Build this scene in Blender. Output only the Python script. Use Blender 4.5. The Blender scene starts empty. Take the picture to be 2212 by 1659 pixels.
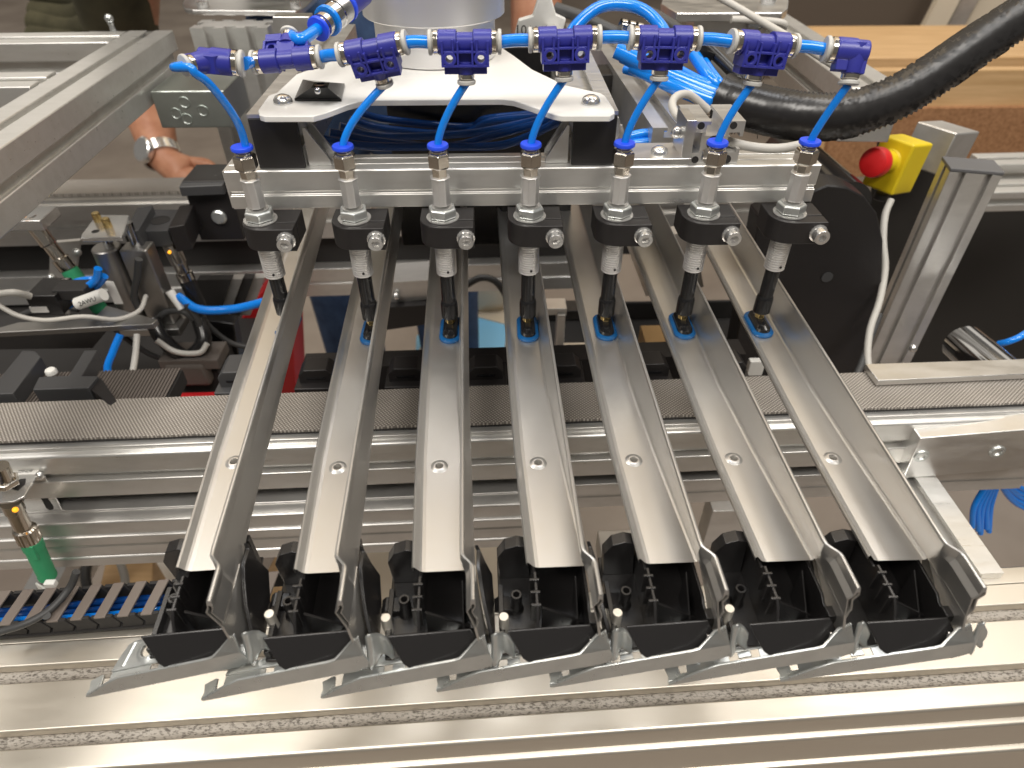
import bpy, bmesh, math, random
from mathutils import Vector, Matrix
random.seed(7)
sc = bpy.context.scene
K = 0.001                      # everything below is written in millimetres
V = Vector
# ------------------------------------------------------------------ camera
FPX, WPX, HPX = 1431.093, 2212.0, 1659.0
pit, yaw, rol = math.radians(40.028), math.radians(1.751), math.radians(0.03)
CAM = V((-20.697, -350.855, 128.884))
cF = V((math.sin(yaw)*math.cos(pit), math.cos(yaw)*math.cos(pit), -math.sin(pit)))
cR = cF.cross(V((0, 0, 1))).normalized(); cU = cR.cross(cF)
cR, cU = cR*math.cos(rol)+cU*math.sin(rol), cU*math.cos(rol)-cR*math.sin(rol)
cam = bpy.data.cameras.new('camera'); camo = bpy.data.objects.new('camera', cam)
sc.collection.objects.link(camo); sc.camera = camo
camo.matrix_world = Matrix(((cR.x, cU.x, -cF.x, CAM.x*K), (cR.y, cU.y, -cF.y, CAM.y*K), (cR.z, cU.z, -cF.z, CAM.z*K), (0, 0, 0, 1)))
cam.sensor_width = 36; cam.lens = 36*FPX/WPX
cam.clip_start = 0.01; cam.clip_end = 60
cam.dof.use_dof = True; cam.dof.focus_distance = 0.37; cam.dof.aperture_fstop = 10.5
# ------------------------------------------------------------------ light
w = bpy.data.worlds.new('World'); sc.world = w; w.use_nodes = True
bg = w.node_tree.nodes['Background']; bg.inputs[0].default_value = (0.60, 0.57, 0.53, 1); bg.inputs[1].default_value = 0.235
def lamp(loc, target, sx, sy, power, col):
    l = bpy.data.lights.new('ceiling_and_fill_lamp', 'AREA'); l.shape = 'RECTANGLE'; l.size = sx; l.size_y = sy; l.energy = power; l.color = col
    o = bpy.data.objects.new('ceiling_and_fill_lamp', l); sc.collection.objects.link(o); o.location = loc
    d = V(target)-V(loc); o.rotation_euler = d.to_track_quat('-Z', 'Y').to_euler()
lamp((0.4, 2.3, 2.0), (0.4, 2.3, 0), 4.4, 3.2, 43, (1.0, 0.79, 0.52))  # warm panel added for cream reflections, stands in for a lit ceiling
lamp((-5.2, 7.6, 2.3), (-5.2, 7.6, 0), 7.6, 7.0, 125, (1.0, 0.92, 0.80))  # unseen far panel added to brighten reflections on the upper left beams
lamp((5.4, 7.0, 2.3), (5.4, 7.0, 0), 4.0, 5.0, 42, (1.0, 0.93, 0.83))  # its counterpart, added to brighten the pale profiles at right
lamp((-1.3, 0.35, 2.2), (-0.6, 0, -0.1), 1.2, 0.3, 14, (1.0, 0.97, 0.93))
lamp((0.25, 0.5, 2.3), (0, 0, -0.1), 1.2, 0.3, 15, (0.97, 0.98, 1.0))
lamp((1.6, 0.5, 2.2), (0.6, 0, -0.1), 1.2, 0.3, 14, (1.0, 0.97, 0.93))
lamp((0.9, -1.3, 2.1), (0, 0, -0.1), 1.3, 0.6, 44, (1.0, 0.95, 0.88))
lamp((-0.9, -1.2, 2.1), (0, 0, -0.1), 1.3, 0.6, 44, (1.0, 0.95, 0.88))
sc.view_settings.view_transform = 'Standard'; sc.view_settings.look = 'None'; sc.view_settings.exposure = 0.0
# ------------------------------------------------------------------ helpers
def at(px, py, Y=None, Z=None, D=None, X=None):
    """the point (mm) seen at a place of the photograph on a given real plane of the machine"""
    d = cF+cR*((px-WPX/2)/FPX)-cU*((py-HPX/2)/FPX)
    t = D if D is not None else (Y-CAM.y)/d.y if Y is not None else (Z-CAM.z)/d.z if Z is not None else (X-CAM.x)/d.x
    return CAM+d*t
def frame(a, up=V((0, 0, 1))):
    a = V(a).normalized()
    if abs(a.dot(up)) > 0.999: up = V((0, 1, 0)) if abs(a.y) < 0.9 else V((1, 0, 0))
    s = a.cross(up).normalized(); return a, s, s.cross(a)
class MB:
    def __init__(s): s.v = []; s.f = []
    def add(s, vs, fs):
        n = len(s.v); s.v += [V(v) for v in vs]; s.f += [tuple(i+n for i in f) for f in fs]; return s
    def box(s, c, size, M=None):
        h = V(size)*0.5; c = V(c)
        vs = [V((x, y, z)) for z in (-h.z, h.z) for y in (-h.y, h.y) for x in (-h.x, h.x)]
        if M is not None: vs = [M @ v for v in vs]
        return s.add([v+c for v in vs], [(0, 2, 3, 1), (4, 5, 7, 6), (0, 1, 5, 4), (2, 6, 7, 3), (0, 4, 6, 2), (1, 3, 7, 5)])
    def span(s, lo, hi): return s.box((V(lo)+V(hi))*0.5, V(hi)-V(lo))
    def prism(s, poly, o, e1, e2, ext):
        """closed polygon poly in axes e1,e2 at o, extruded by the vector ext"""
        n = len(poly); o = V(o); e1 = V(e1); e2 = V(e2); ext = V(ext)
        a = [o+e1*p[0]+e2*p[1] for p in poly]
        ar = sum(poly[i][0]*poly[(i+1) % n][1]-poly[(i+1) % n][0]*poly[i][1] for i in range(n))
        fl = (ar*(e1.cross(e2).dot(ext))) > 0
        A = tuple(range(n)); B = tuple(range(n, 2*n))
        fs = [A[::-1] if fl else A, B if fl else B[::-1]]
        for i in range(n):
            j = (i+1) % n; q = (i, j, n+j, n+i); fs.append(q if fl else q[::-1])
        return s.add(a+[p+ext for p in a], fs)
    def rings(s, rs, close=True, caps=True):
        n = len(rs[0]); vs = [p for r in rs for p in r]; fs = []
        for k in range(len(rs)-1):
            for i in range(n if close else n-1):
                j = (i+1) % n; fs.append((k*n+i, k*n+j, (k+1)*n+j, (k+1)*n+i))
        if caps and close: fs += [tuple(range(n))[::-1], tuple((len(rs)-1)*n+i for i in range(n))]
        return s.add(vs, fs)
    def lathe(s, prof, o, a=(0, 0, 1), seg=24, caps=True, sx=1.0, sy=1.0, up=V((0, 1, 0)), rot=0.0):
        """prof: (radius, distance along a)"""
        a, e1, e2 = frame(a, up); o = V(o)
        rs = [[o+a*h+e1*(r*sx*math.cos(2*math.pi*i/seg+rot))+e2*(r*sy*math.sin(2*math.pi*i/seg+rot)) for i in range(seg)] for r, h in prof]
        # e1 x e2 must look along +a for outward faces
        if e1.cross(e2).dot(a) < 0: rs = [r[::-1] for r in rs]
        return s.rings(rs, True, caps)
    def cyl(s, p, q, r, r2=None, seg=20, rot=0.0):
        p = V(p); q = V(q); return s.lathe([(r, 0), (r if r2 is None else r2, (q-p).length)], p, q-p, seg, rot=rot)
    def tube(s, path, r, seg=12):
        path = [V(p) for p in path]; n = len(path); rs = []; e = None
        for i, p in enumerate(path):
            t = (path[min(i+1, n-1)]-path[max(i-1, 0)]).normalized()
            if e is None: _, e, _2 = frame(t)
            e = (e-t*e.dot(t)).normalized(); b = t.cross(e)
            rr = r[i] if isinstance(r, (list, tuple)) else r
            rs.append([p+e*(rr*math.cos(2*math.pi*k/seg))+b*(rr*math.sin(2*math.pi*k/seg)) for k in range(seg)])
        return s.rings(rs)
    def ball(s, c, r, seg=14, sz=1.0):
        pr = [(max(r*math.sin(math.pi*i/8), r*0.02), -r*sz*math.cos(math.pi*i/8)) for i in range(9)]
        return s.lathe(pr, c, (0, 0, 1), seg)
    def build(s, name, mat, parent=None, bevel=0.0, smooth=38, solid=0.0, bseg=2, kind=None, label=None, weld=False, wn=True, up=False):
        base = world_loc(parent)
        me = bpy.data.meshes.new(name); me.from_pydata([(v-base)*K for v in s.v], [], s.f)
        me.materials.append(M[mat] if isinstance(mat, str) else mat)
        bm = bmesh.new(); bm.from_mesh(me)
        if weld: bmesh.ops.remove_doubles(bm, verts=bm.verts, dist=1e-6)
        bmesh.ops.recalc_face_normals(bm, faces=bm.faces)
        if up:
            for f in bm.faces:
                if f.normal.z < 0: f.normal_flip()
        lim = math.radians(smooth)
        for f in bm.faces: f.smooth = True
        for e in bm.edges:
            if len(e.link_faces) == 2 and e.calc_face_angle(0) > lim: e.smooth = False
        bm.to_mesh(me); bm.free()
        o = bpy.data.objects.new(name, me); sc.collection.objects.link(o)
        if parent is not None: o.parent = parent
        if solid:
            m = o.modifiers.new('thickness', 'SOLIDIFY'); m.thickness = solid*K; m.offset = -1
        if bevel:
            m = o.modifiers.new('bevel', 'BEVEL'); m.width = bevel*K; m.segments = bseg; m.limit_method = 'ANGLE'; m.angle_limit = math.radians(35); m.harden_normals = False
            m.use_clamp_overlap = True
        if bevel or solid or wn:
            m = o.modifiers.new('normals', 'WEIGHTED_NORMAL'); m.keep_sharp = True; m.weight = 100
        if kind: o['kind'] = kind
        if label: o['label'] = label
        return o
LOC = {}
def world_loc(o):
    p = V((0, 0, 0))
    while o is not None:
        p = p+LOC.get(o.name, V((0, 0, 0))); o = o.parent
    return p
def thing(name, label, cat, loc=(0, 0, 0), group=None):
    o = bpy.data.objects.new(name, None); sc.collection.objects.link(o)
    o.empty_display_size = 0.01
    LOC[o.name] = V(loc); o.location = V(loc)*K
    o['label'] = label; o['category'] = cat
    if group: o['group'] = group
    return o
def tag(o, label, cat, group=None):
    o['label'] = label; o['category'] = cat
    if group: o['group'] = group
    return o
def struct(o): o['kind'] = 'structure'; return o
def copy_tree(o, parent=None):
    c = o.copy(); sc.collection.objects.link(c)
    if parent is not None: c.parent = parent
    LOC[c.name] = LOC.get(o.name, V((0, 0, 0)))
    for ch in [x for x in o.children]: copy_tree(ch, c)
    return c
def bez(pts, n=24):
    """smooth curve through points (Catmull-Rom)"""
    pts = [V(p) for p in pts]; P = [pts[0]*2-pts[1]]+pts+[pts[-1]*2-pts[-2]]; out = []
    segs = len(pts)-1; m = max(2, n//segs)
    for i in range(segs):
        p0, p1, p2, p3 = P[i:i+4]
        for k in range(m):
            t = k/m
            out.append(0.5*((2*p1)+(p2-p0)*t+(2*p0-5*p1+4*p2-p3)*t*t+(3*p1-p0-3*p2+p3)*t**3))
    out.append(pts[-1]); return out
# ------------------------------------------------------------------ materials
M = {}
def mat(name, col, rough=0.5, metal=0.0, noise=None, bump=None, spec=0.5, coat=0.0, sss=0.0, trans=0.0, emit=0.0, rnoise=None):
    m = bpy.data.materials.new(name); m.use_nodes = True; nt = m.node_tree; b = nt.nodes['Principled BSDF']
    b.inputs['Base Color'].default_value = (*col, 1); b.inputs['Roughness'].default_value = rough; b.inputs['Metallic'].default_value = metal
    b.inputs['Specular IOR Level'].default_value = spec; b.inputs['Coat Weight'].default_value = coat; b.inputs['Coat Roughness'].default_value = 0.08
    if sss: b.inputs['Subsurface Weight'].default_value = sss; b.inputs['Subsurface Radius'].default_value = (0.002, 0.002, 0.003)
    if trans: b.inputs['Transmission Weight'].default_value = trans
    if emit: b.inputs['Emission Color'].default_value = (*col, 1); b.inputs['Emission Strength'].default_value = emit
    tc = nt.nodes.new('ShaderNodeTexCoord')
    def ntex(scale, stretch, detail=4, rough_=0.6):
        mp = nt.nodes.new('ShaderNodeMapping'); mp.inputs['Scale'].default_value = stretch; nt.links.new(tc.outputs['Object'], mp.inputs[0])
        n = nt.nodes.new('ShaderNodeTexNoise'); n.inputs['Scale'].default_value = scale; n.inputs['Detail'].default_value = detail; n.inputs['Roughness'].default_value = rough_
        nt.links.new(mp.outputs[0], n.inputs['Vector']); return n
    if noise:       # (scale, stretch, lo colour, hi colour, lo pos, hi pos)
        n = ntex(noise[0], noise[1]); r = nt.nodes.new('ShaderNodeValToRGB')
        r.color_ramp.elements[0].color = (*noise[2], 1); r.color_ramp.elements[1].color = (*noise[3], 1)
        r.color_ramp.elements[0].position = noise[4]; r.color_ramp.elements[1].position = noise[5]
        nt.links.new(n.outputs['Fac'], r.inputs[0]); nt.links.new(r.outputs[0], b.inputs['Base Color'])
    if rnoise:      # (scale, stretch, lo, hi)
        n = ntex(rnoise[0], rnoise[1]); r = nt.nodes.new('ShaderNodeMapRange'); r.inputs['From Min'].default_value = 0.3; r.inputs['From Max'].default_value = 0.7
        r.inputs['To Min'].default_value = rnoise[2]; r.inputs['To Max'].default_value = rnoise[3]
        nt.links.new(n.outputs['Fac'], r.inputs[0]); nt.links.new(r.outputs[0], b.inputs['Roughness'])
    if bump:        # (scale, stretch, strength, distance)
        n = ntex(bump[0], bump[1]); bp = nt.nodes.new('ShaderNodeBump'); bp.inputs['Strength'].default_value = bump[2]; bp.inputs['Distance'].default_value = bump[3]
        nt.links.new(n.outputs['Fac'], bp.inputs['Height']); nt.links.new(bp.outputs[0], b.inputs['Normal'])
    M[name] = m; return m
G = (1, 1, 1)
mat('alu', (.70, .69, .665), .34, .78, rnoise=(30, (1, 12, 12), .27, .42), bump=(900, (.05, 1, 1), .05, .0002), noise=(40, (1, 3, 3), (.66, .65, .62), (.72, .71, .685), .3, .6))
mat('alu_far', (.66, .65, .63), .38, .78, noise=(20, (1, 2, 2), (.58, .565, .54), (.70, .685, .66), .3, .6))
mat('alu_raw', (.78, .775, .76), .34, 1.0, noise=(24, (1, 2, 2), (.70, .695, .68), (.80, .795, .78), .3, .65), rnoise=(40, (1, 3, 3), .28, .42))
mat('alu_green', (.52, .56, .53), .38, 1.0, noise=(20, G, (.48, .52, .49), (.56, .60, .57), .3, .65))
mat('alu_dark', (.40, .39, .375), .42, 1.0)
mat('alu_turned', (.84, .83, .82), .38, .85, bump=(2500, (.05, .05, 1), .12, .0002))
mat('table_alu', (.72, .67, .585), .38, .92, noise=(1400, (1, 1, 1), (.10, .075, .05), (.72, .67, .585), .255, .30), rnoise=(14, (1, 6, 6), .36, .48))
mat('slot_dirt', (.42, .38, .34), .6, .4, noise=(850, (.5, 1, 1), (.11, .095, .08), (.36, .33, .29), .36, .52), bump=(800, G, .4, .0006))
mat('rail_paint', (.60, .585, .56), .30, .88, bump=(1800, G, .03, .0002), rnoise=(60, G, .30, .37))
mat('zinc', (.60, .62, .61), .30, .8, noise=(60, G, (.58, .60, .59), (.68, .70, .685), .35, .65), rnoise=(120, G, .26, .35))
mat('yellow_zinc', (.72, .58, .36), .28, 1.0)
mat('nickel', (.66, .61, .54), .16, 1.0)
mat('pin_zinc', (.74, .70, .62), .3, .55)
mat('steel', (.74, .73, .71), .24, .85)
mat('chrome', (.60, .60, .60), .1, 1.0)
mat('brass', (.74, .55, .24), .22, 1.0)
mat('black_anod', (.016, .014, .014), .42, 0, spec=.45, bump=(700, G, .06, .0003), noise=(330, G, (.2, .2, .2), (.016, .014, .014), .235, .25))
mat('black_plastic', (.014, .013, .013), .27, 0, spec=.6, bump=(1600, G, .04, .0001))
mat('black_cap', (.020, .018, .018), .55, 0, bump=(900, G, .08, .0003))
mat('black_gloss', (.010, .010, .011), .16)
mat('black_braid', (.015, .014, .014), .3, spec=.6)
mat('black_dull', (.022, .020, .019), .7)
mat('dark_panel', (.020, .018, .016), .6)
mat('grey_nest', (.050, .050, .052), .42)
mat('grey_cap', (.12, .12, .125), .5)
mat('purple', (.032, .036, .28), .34, sss=.03, bump=(600, G, .05, .0003))
mat('collet_blue', (.025, .085, .80), .3, sss=.08)
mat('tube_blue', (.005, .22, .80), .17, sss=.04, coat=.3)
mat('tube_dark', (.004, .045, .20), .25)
mat('ring_grey', (.50, .49, .46), .42)
mat('cable_grey', (.50, .48, .44), .5)
mat('cable_dark', (.05, .05, .05), .5)
mat('white_paint', (.74, .73, .70), .36, bump=(500, G, .03, .0003))
mat('white_plastic', (.75, .74, .70), .4)
mat('yellow', (.80, .60, .015), .4)
mat('red', (.72, .018, .020), .4)
mat('red_panel', (.60, .015, .02), .5)
mat('green', (.045, .35, .16), .45)
mat('orange_led', (1.0, .42, .02), .4, emit=1.2)
mat('cup_blue', (.004, .085, .25), .3)
mat('wood', (.62, .40, .20), .55, noise=(7, (1, 14, 14), (.50, .31, .14), (.66, .44, .23), .3, .7))
mat('chipboard', (.34, .16, .07), .7, noise=(160, G, (.22, .10, .04), (.44, .23, .11), .3, .7))
mat('skin', (.50, .235, .14), .5, sss=.12, noise=(45, G, (.42, .18, .10), (.54, .27, .165), .3, .7))
mat('jeans', (.030, .060, .14), .85, noise=(30, G, (.018, .040, .10), (.050, .095, .20), .3, .7))
mat('olive', (.060, .055, .026), .9, noise=(12, G, (.035, .032, .016), (.085, .078, .042), .3, .7))
mat('cyan_plastic', (.24, .60, .95), .5)
mat('cream_card', (.62, .54, .42), .7)
mat('tan_fit', (.36, .22, .09), .45, .3)
mat('floor', (.26, .22, .19), .6, noise=(2.2, G, (.19, .155, .13), (.32, .275, .235), .3, .7))
mat('wall', (.10, .075, .055), .8)
mat('label_white', (.8, .78, .74), .5)
mat('ink', (.02, .02, .02), .6)
mat('lime', (.30, .55, .02), .5)
mat('chain_brown', (.17, .14, .12), .45)
mat('rubber_rib', (.11, .092, .08), .7)
# woven belt: fine crossed cords
def belt_mat():
    m = bpy.data.materials.new('belt_mesh'); m.use_nodes = True; nt = m.node_tree; b = nt.nodes['Principled BSDF']
    b.inputs['Roughness'].default_value = .55; b.inputs['Metallic'].default_value = .25
    tc = nt.nodes.new('ShaderNodeTexCoord'); out = []
    for ang in (52, -38):
        mp = nt.nodes.new('ShaderNodeMapping'); mp.inputs['Rotation'].default_value = (0, 0, math.radians(ang)); nt.links.new(tc.outputs['Object'], mp.inputs[0])
        wv = nt.nodes.new('ShaderNodeTexWave'); wv.inputs['Scale'].default_value = 165; wv.inputs['Distortion'].default_value = .6; wv.inputs['Detail'].default_value = 1
        nt.links.new(mp.outputs[0], wv.inputs['Vector']); out.append(wv)
    mul = nt.nodes.new('ShaderNodeMath'); mul.operation = 'MULTIPLY'; nt.links.new(out[0].outputs['Fac'], mul.inputs[0]); nt.links.new(out[1].outputs['Fac'], mul.inputs[1])
    r = nt.nodes.new('ShaderNodeValToRGB'); r.color_ramp.elements[0].color = (.17, .15, .13, 1); r.color_ramp.elements[1].color = (.54, .50, .45, 1); r.color_ramp.elements[0].position = .05; r.color_ramp.elements[1].position = .6
    nt.links.new(mul.outputs[0], r.inputs[0])
    n = nt.nodes.new('ShaderNodeTexNoise'); n.inputs['Scale'].default_value = 25; nt.links.new(tc.outputs['Object'], n.inputs['Vector'])
    r2 = nt.nodes.new('ShaderNodeMapRange'); r2.inputs['To Min'].default_value = .72; r2.inputs['To Max'].default_value = 1.15; nt.links.new(n.outputs['Fac'], r2.inputs[0])
    mx = nt.nodes.new('ShaderNodeMix'); mx.data_type = 'RGBA'; mx.blend_type = 'MULTIPLY'; mx.inputs[0].default_value = 1
    nt.links.new(r.outputs[0], mx.inputs[6]); nt.links.new(r2.outputs[0], mx.inputs[7]); nt.links.new(mx.outputs[2], b.inputs['Base Color'])
    bp = nt.nodes.new('ShaderNodeBump'); bp.inputs['Strength'].default_value = .5; bp.inputs['Distance'].default_value = .0005
    nt.links.new(mul.outputs[0], bp.inputs['Height']); nt.links.new(bp.outputs[0], b.inputs['Normal']); M['belt_mesh'] = m
belt_mat()
def text(s, size, o, e1, e2, mat_, parent, name='lettering'):
    cu = bpy.data.curves.new(name, 'FONT'); cu.body = s; cu.size = size; cu.align_x = 'CENTER'; cu.align_y = 'CENTER'; cu.extrude = 0.02
    t = bpy.data.objects.new('tmp', cu); me = bpy.data.meshes.new_from_object(t); bpy.data.objects.remove(t)
    e1 = V(e1).normalized(); e2 = V(e2).normalized(); n = e1.cross(e2); mb = MB()
    mb.add([V(o)+e1*v.co.x+e2*v.co.y+n*v.co.z for v in me.vertices], [tuple(p.vertices) for p in me.polygons])
    return mb.build(name, mat_, parent, smooth=30)
# extrusion section (s sideways, t up), centred, with T-slots
def section(w_, h_, top=(), bot=(), lef=(), rig=(), o=8.0, d=6.0, lip=1.8):
    P = []
    def side(p0, p1, n, pos):
        t = (p1-p0).normalized(); L = (p1-p0).length; P.append(p0)
        for c in sorted(pos):
            a = L/2+c
            for da, dd in ((-o/2, 0), (-o/2, lip), (-o*.8, lip), (-o*.8, d), (o*.8, d), (o*.8, lip), (o/2, lip), (o/2, 0)):
                P.append(p0+t*(a+da)-n*dd)
    a, b, c, e = (V((-w_/2, -h_/2)), V((w_/2, -h_/2)), V((w_/2, h_/2)), V((-w_/2, h_/2)))
    side(a, b, V((0, -1)), bot); side(b, c, V((1, 0)), rig); side(c, e, V((0, 1)), [-x for x in top]); side(e, a, V((-1, 0)), [-x for x in lef])
    return [(p.x, p.y) for p in P]
def beam(mb, P0, P1, sec, up=V((0, 0, 1)), anchor=(0, 0)):
    """section extruded from P0 to P1; anchor: the section point that runs along the line"""
    P0 = V(P0); P1 = V(P1); a, s, u = frame(P1-P0, up)
    return mb.prism([(p[0]-anchor[0], p[1]-anchor[1]) for p in sec], P0, s, u, P1-P0)
my = math.radians(1.46); MU = V((math.cos(my), math.sin(my), 0)); MV = V((-math.sin(my), math.cos(my), 0))
XA = [50.0*(i-3) for i in range(7)]
ORD = ['leftmost', 'second from the left', 'third from the left', 'middle', 'third from the right', 'second from the right', 'rightmost']
exec_parts = []
# ================================================================== the gripper
# --- cross bar that carries the plungers
bar = thing('gripper_bar', 'long silver aluminium cross bar carrying the seven black plunger clamps', 'aluminium bar', (0, 25, -30))
zt, zb = -18.4, -41.0
yb = 14.0
BS = [(yb, zb), (yb+23, zb), (yb+23, zt), (yb+17.5, zt), (yb+17.5, zt-1.2), (yb+15.5, zt-1.2), (yb+15.5, zt), (yb+9, zt), (yb+9, zt-.8), (yb+8, zt-.8), (yb+8, zt), (yb+.8, zt), (yb, zt-.8),
      (yb, zt-12.0), (yb+1.1, zt-12.8), (yb+1.1, zt-14.2), (yb-.6, zt-14.6), (yb-.6, zb+.5), (yb, zb)][:-1]
MB().prism([(p[0], p[1]) for p in BS], (-171, 0, 0), (0, 1, 0), (0, 0, 1), (338.5, 0, 0)).build('profile', 'alu', bar, bevel=.25)
MB().span((-172.2, yb+.6, zb+.5), (-171.02, yb+22.4, zt-.5)).build('end_cap', 'alu_far', bar)
# --- suction plunger, built once at the origin (axis = z, collet top at 0) and copied
def plunger(i):
    zf = lambda py: at(955, py, Y=0).z
    t = thing('suction_plunger', '', 'suction plunger', (XA[i], 0, 0), 'suction plungers clamped along the bar'); X = XA[i]; o = V((X, 0, 0))
    MB().lathe([(2.3, -1.2), (5.4, -1.3), (5.75, -.9), (5.75, .3), (5.4, .8), (2.4, .9)], o, seg=28).build('release_collet', 'collet_blue', t)
    MB().lathe([(4.0, -4.0), (4.0, -2.5), (3.4, -2.3), (3.4, -1.0)], o, seg=24).build('collet_neck', 'chrome', t)
    MB().lathe([(4.4, zf(380)), (4.6, zf(362)), (5.4, zf(362)+.2), (6.3, zf(362)+1.4), (6.3, -4.6), (5.2, -3.6), (3.8, -3.5)], o, seg=6, rot=.5).build('hex_fitting', 'nickel', t, bevel=.25, smooth=25)
    MB().lathe([(5.1, zf(440)), (5.1, zf(380)-1), (5.7, zf(380)-.9), (5.7, zf(380)-.2), (4.6, zf(380))], o, seg=8, rot=.2).build('guide_body', 'alu_turned', t, bevel=.3, smooth=25)
    zn = -36.6
    MB().lathe([(7.4, zn-3.6), (8.3, zn-2.9), (8.3, zn+1.2), (7.4, zn+2.0), (4.2, zn+2.0)], o, seg=6, rot=.35).build('hex_nut', 'zinc', t, bevel=.35, smooth=25)
    MB().lathe([(5.5, zn+2.0), (5.9, zn+2.6), (4.3, zn+2.8)], o, seg=28).build('nut_collar', 'steel', t)
    MB().lathe([(9.3, zn-4.6), (9.5, zn-4.2), (9.3, zn-3.7), (4.5, zn-3.7)], o, seg=32).build('washer', 'steel', t)
    z0, z1 = -53.0, zf(588); n = 21; pr = [(5.5, z1-.2), (5.8, z1)]; p = 1.55
    zz = z1
    while zz < z0-5.5: pr += [(6.15, zz+.2), (6.15, zz+.75), (5.45, zz+1.05), (5.45, zz+1.4)]; zz += p
    pr += [(5.9, z0-5), (5.9, z0+2)]
    th = MB().lathe(pr, o, seg=26).build('threaded_barrel', 'alu_turned', t, smooth=50)
    MB().lathe([(.75, 0), (.75, .5)], (X+1.2, -6.0, z1+3.4), (0.18, -1, 0), seg=12).build('grub_screw', 'black_dull', th)
    MB().lathe([(6.6, -54.3), (6.6, -51.5), (5, -51.2)], o, seg=26).build('lower_nut', 'zinc', t)
    MB().lathe([(4.4, zf(655)), (4.4, z1)], o, seg=22).build('plunger_rod', 'black_gloss', t)
    MB().lathe([(4.6, zf(684)), (5.3, zf(682)), (5.3, zf(655)), (4.9, zf(650)), (4.4, zf(648))], o, seg=22).build('rod_end', 'black_gloss', t)
    MB().lathe([(3.0, -113.2), (3.2, -112.6), (3.2, zf(686)), (2.5, zf(685))], o, seg=6).build('brass_nut', 'brass', t, bevel=.2, smooth=25)
    def oval(a, l, z): return [V((X+(a*math.cos(q)), (l-a)*(1 if math.sin(q) > 0 else -1)+a*math.sin(q)-1.5, z)) for q in [2*math.pi*k/28+.001 for k in range(28)]]
    cup = MB().rings([oval(6.9, 14.6, -118.7), oval(6.9, 14.6, -117.4), oval(5.9, 13.4, -116.6), oval(4.6, 12.0, -116.6)]).build('suction_cup', 'cup_blue', t)
    MB().rings([oval(4.9, 12.2, -117.0), oval(4.4, 11.6, -114.6), oval(2.8, 8.6, -113.6), oval(2.2, 6.6, -113.2)]).build('cup_holder', 'black_gloss', cup)
    return t
PL0 = plunger(3)
mids = ['at the far left end, its tip behind a rail wall', 'second from left, its cup half hidden by a wall', 'third from left, standing on the third rail',
        'in the middle of the row of seven', 'third from right, right of the right end cap', 'second from right, below the grey looping cable', 'at the far right end beside the black drum']
for i in range(7):
    t = PL0 if i == 3 else copy_tree(PL0)
    t.location = V((XA[i]+(.6 if i in (1, 2) else -2.2 if i == 0 else 0), 0, 0))*K
    t['label'] = 'silver and black suction plunger '+mids[i]
    if i == 0:                                          # its spring is pushed in by the raised rail
        for ch_ in t.children:
            if ch_.name.split('.')[0] in ('rod_end', 'brass_nut', 'suction_cup'): ch_.location.z += 5*K
# --- clamp blocks
def clamp(i):
    X = XA[i]; t = thing('clamp_block', '', 'clamp block', (X, 0, -45), 'black clamp blocks along the bar')
    arc = [(12.4*math.cos(a), 12.4*math.sin(a)) for a in [math.pi+math.pi/2*k/10 for k in range(11)]]
    P = [(-12.4, 13.2)]+arc+[(18.2, -12.4), (18.2, -3.9), (7, -3.9), (7, -3.0), (18.2, -3.0), (18.2, 13.2)]
    MB().prism(P, (X, 0, -54.6), (1, 0, 0), (0, 1, 0), (0, 0, 13.4)).build('block', 'black_anod', t, bevel=.5)
    c = V((X+13.6, -12.4, -47.6)); a = V((0.05, -1, .0))
    wsh = MB()
    n = 36; ring = []
    for r, h in ((4.2, 0), (5.0, 0), (5.0, .9), (4.3, 1.3)):
        a_, e1, e2 = frame(a); ring.append([c+a_*h+(e1*math.cos(2*math.pi*k/n)+e2*math.sin(2*math.pi*k/n))*(r*(1.05 if k % 2 and r > 4.5 else 1)) for k in range(n)])
    wsh.rings(ring).build('lock_washer', 'steel', t, smooth=25)
    hd = MB(); rs = []
    a_, e1, e2 = frame(a)
    m = 24
    for r, h, hx in ((4.35, 1.2, 0), (4.35, 6.0, 0), (4.0, 6.6, 0), (2.55, 6.6, 1), (2.2, 4.0, 1), (.1, 3.7, 1)):
        rs.append([c+a_*h+(e1*math.cos(2*math.pi*k/m)+e2*math.sin(2*math.pi*k/m))*(r if not hx else r*math.cos(math.pi/6)/math.cos(((2*math.pi*k/m) % (math.pi/3))-math.pi/6)) for k in range(m)])
    hd.rings(rs).build('socket_screw', 'steel', t, smooth=40)
    return t
CL0 = clamp(3)
for i in range(7):
    t = CL0 if i == 3 else copy_tree(CL0)
    t.location = V((XA[i], 0, -45))*K
    t['label'] = 'black clamp block with socket screw gripping the %s suction plunger' % ORD[i]
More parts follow.
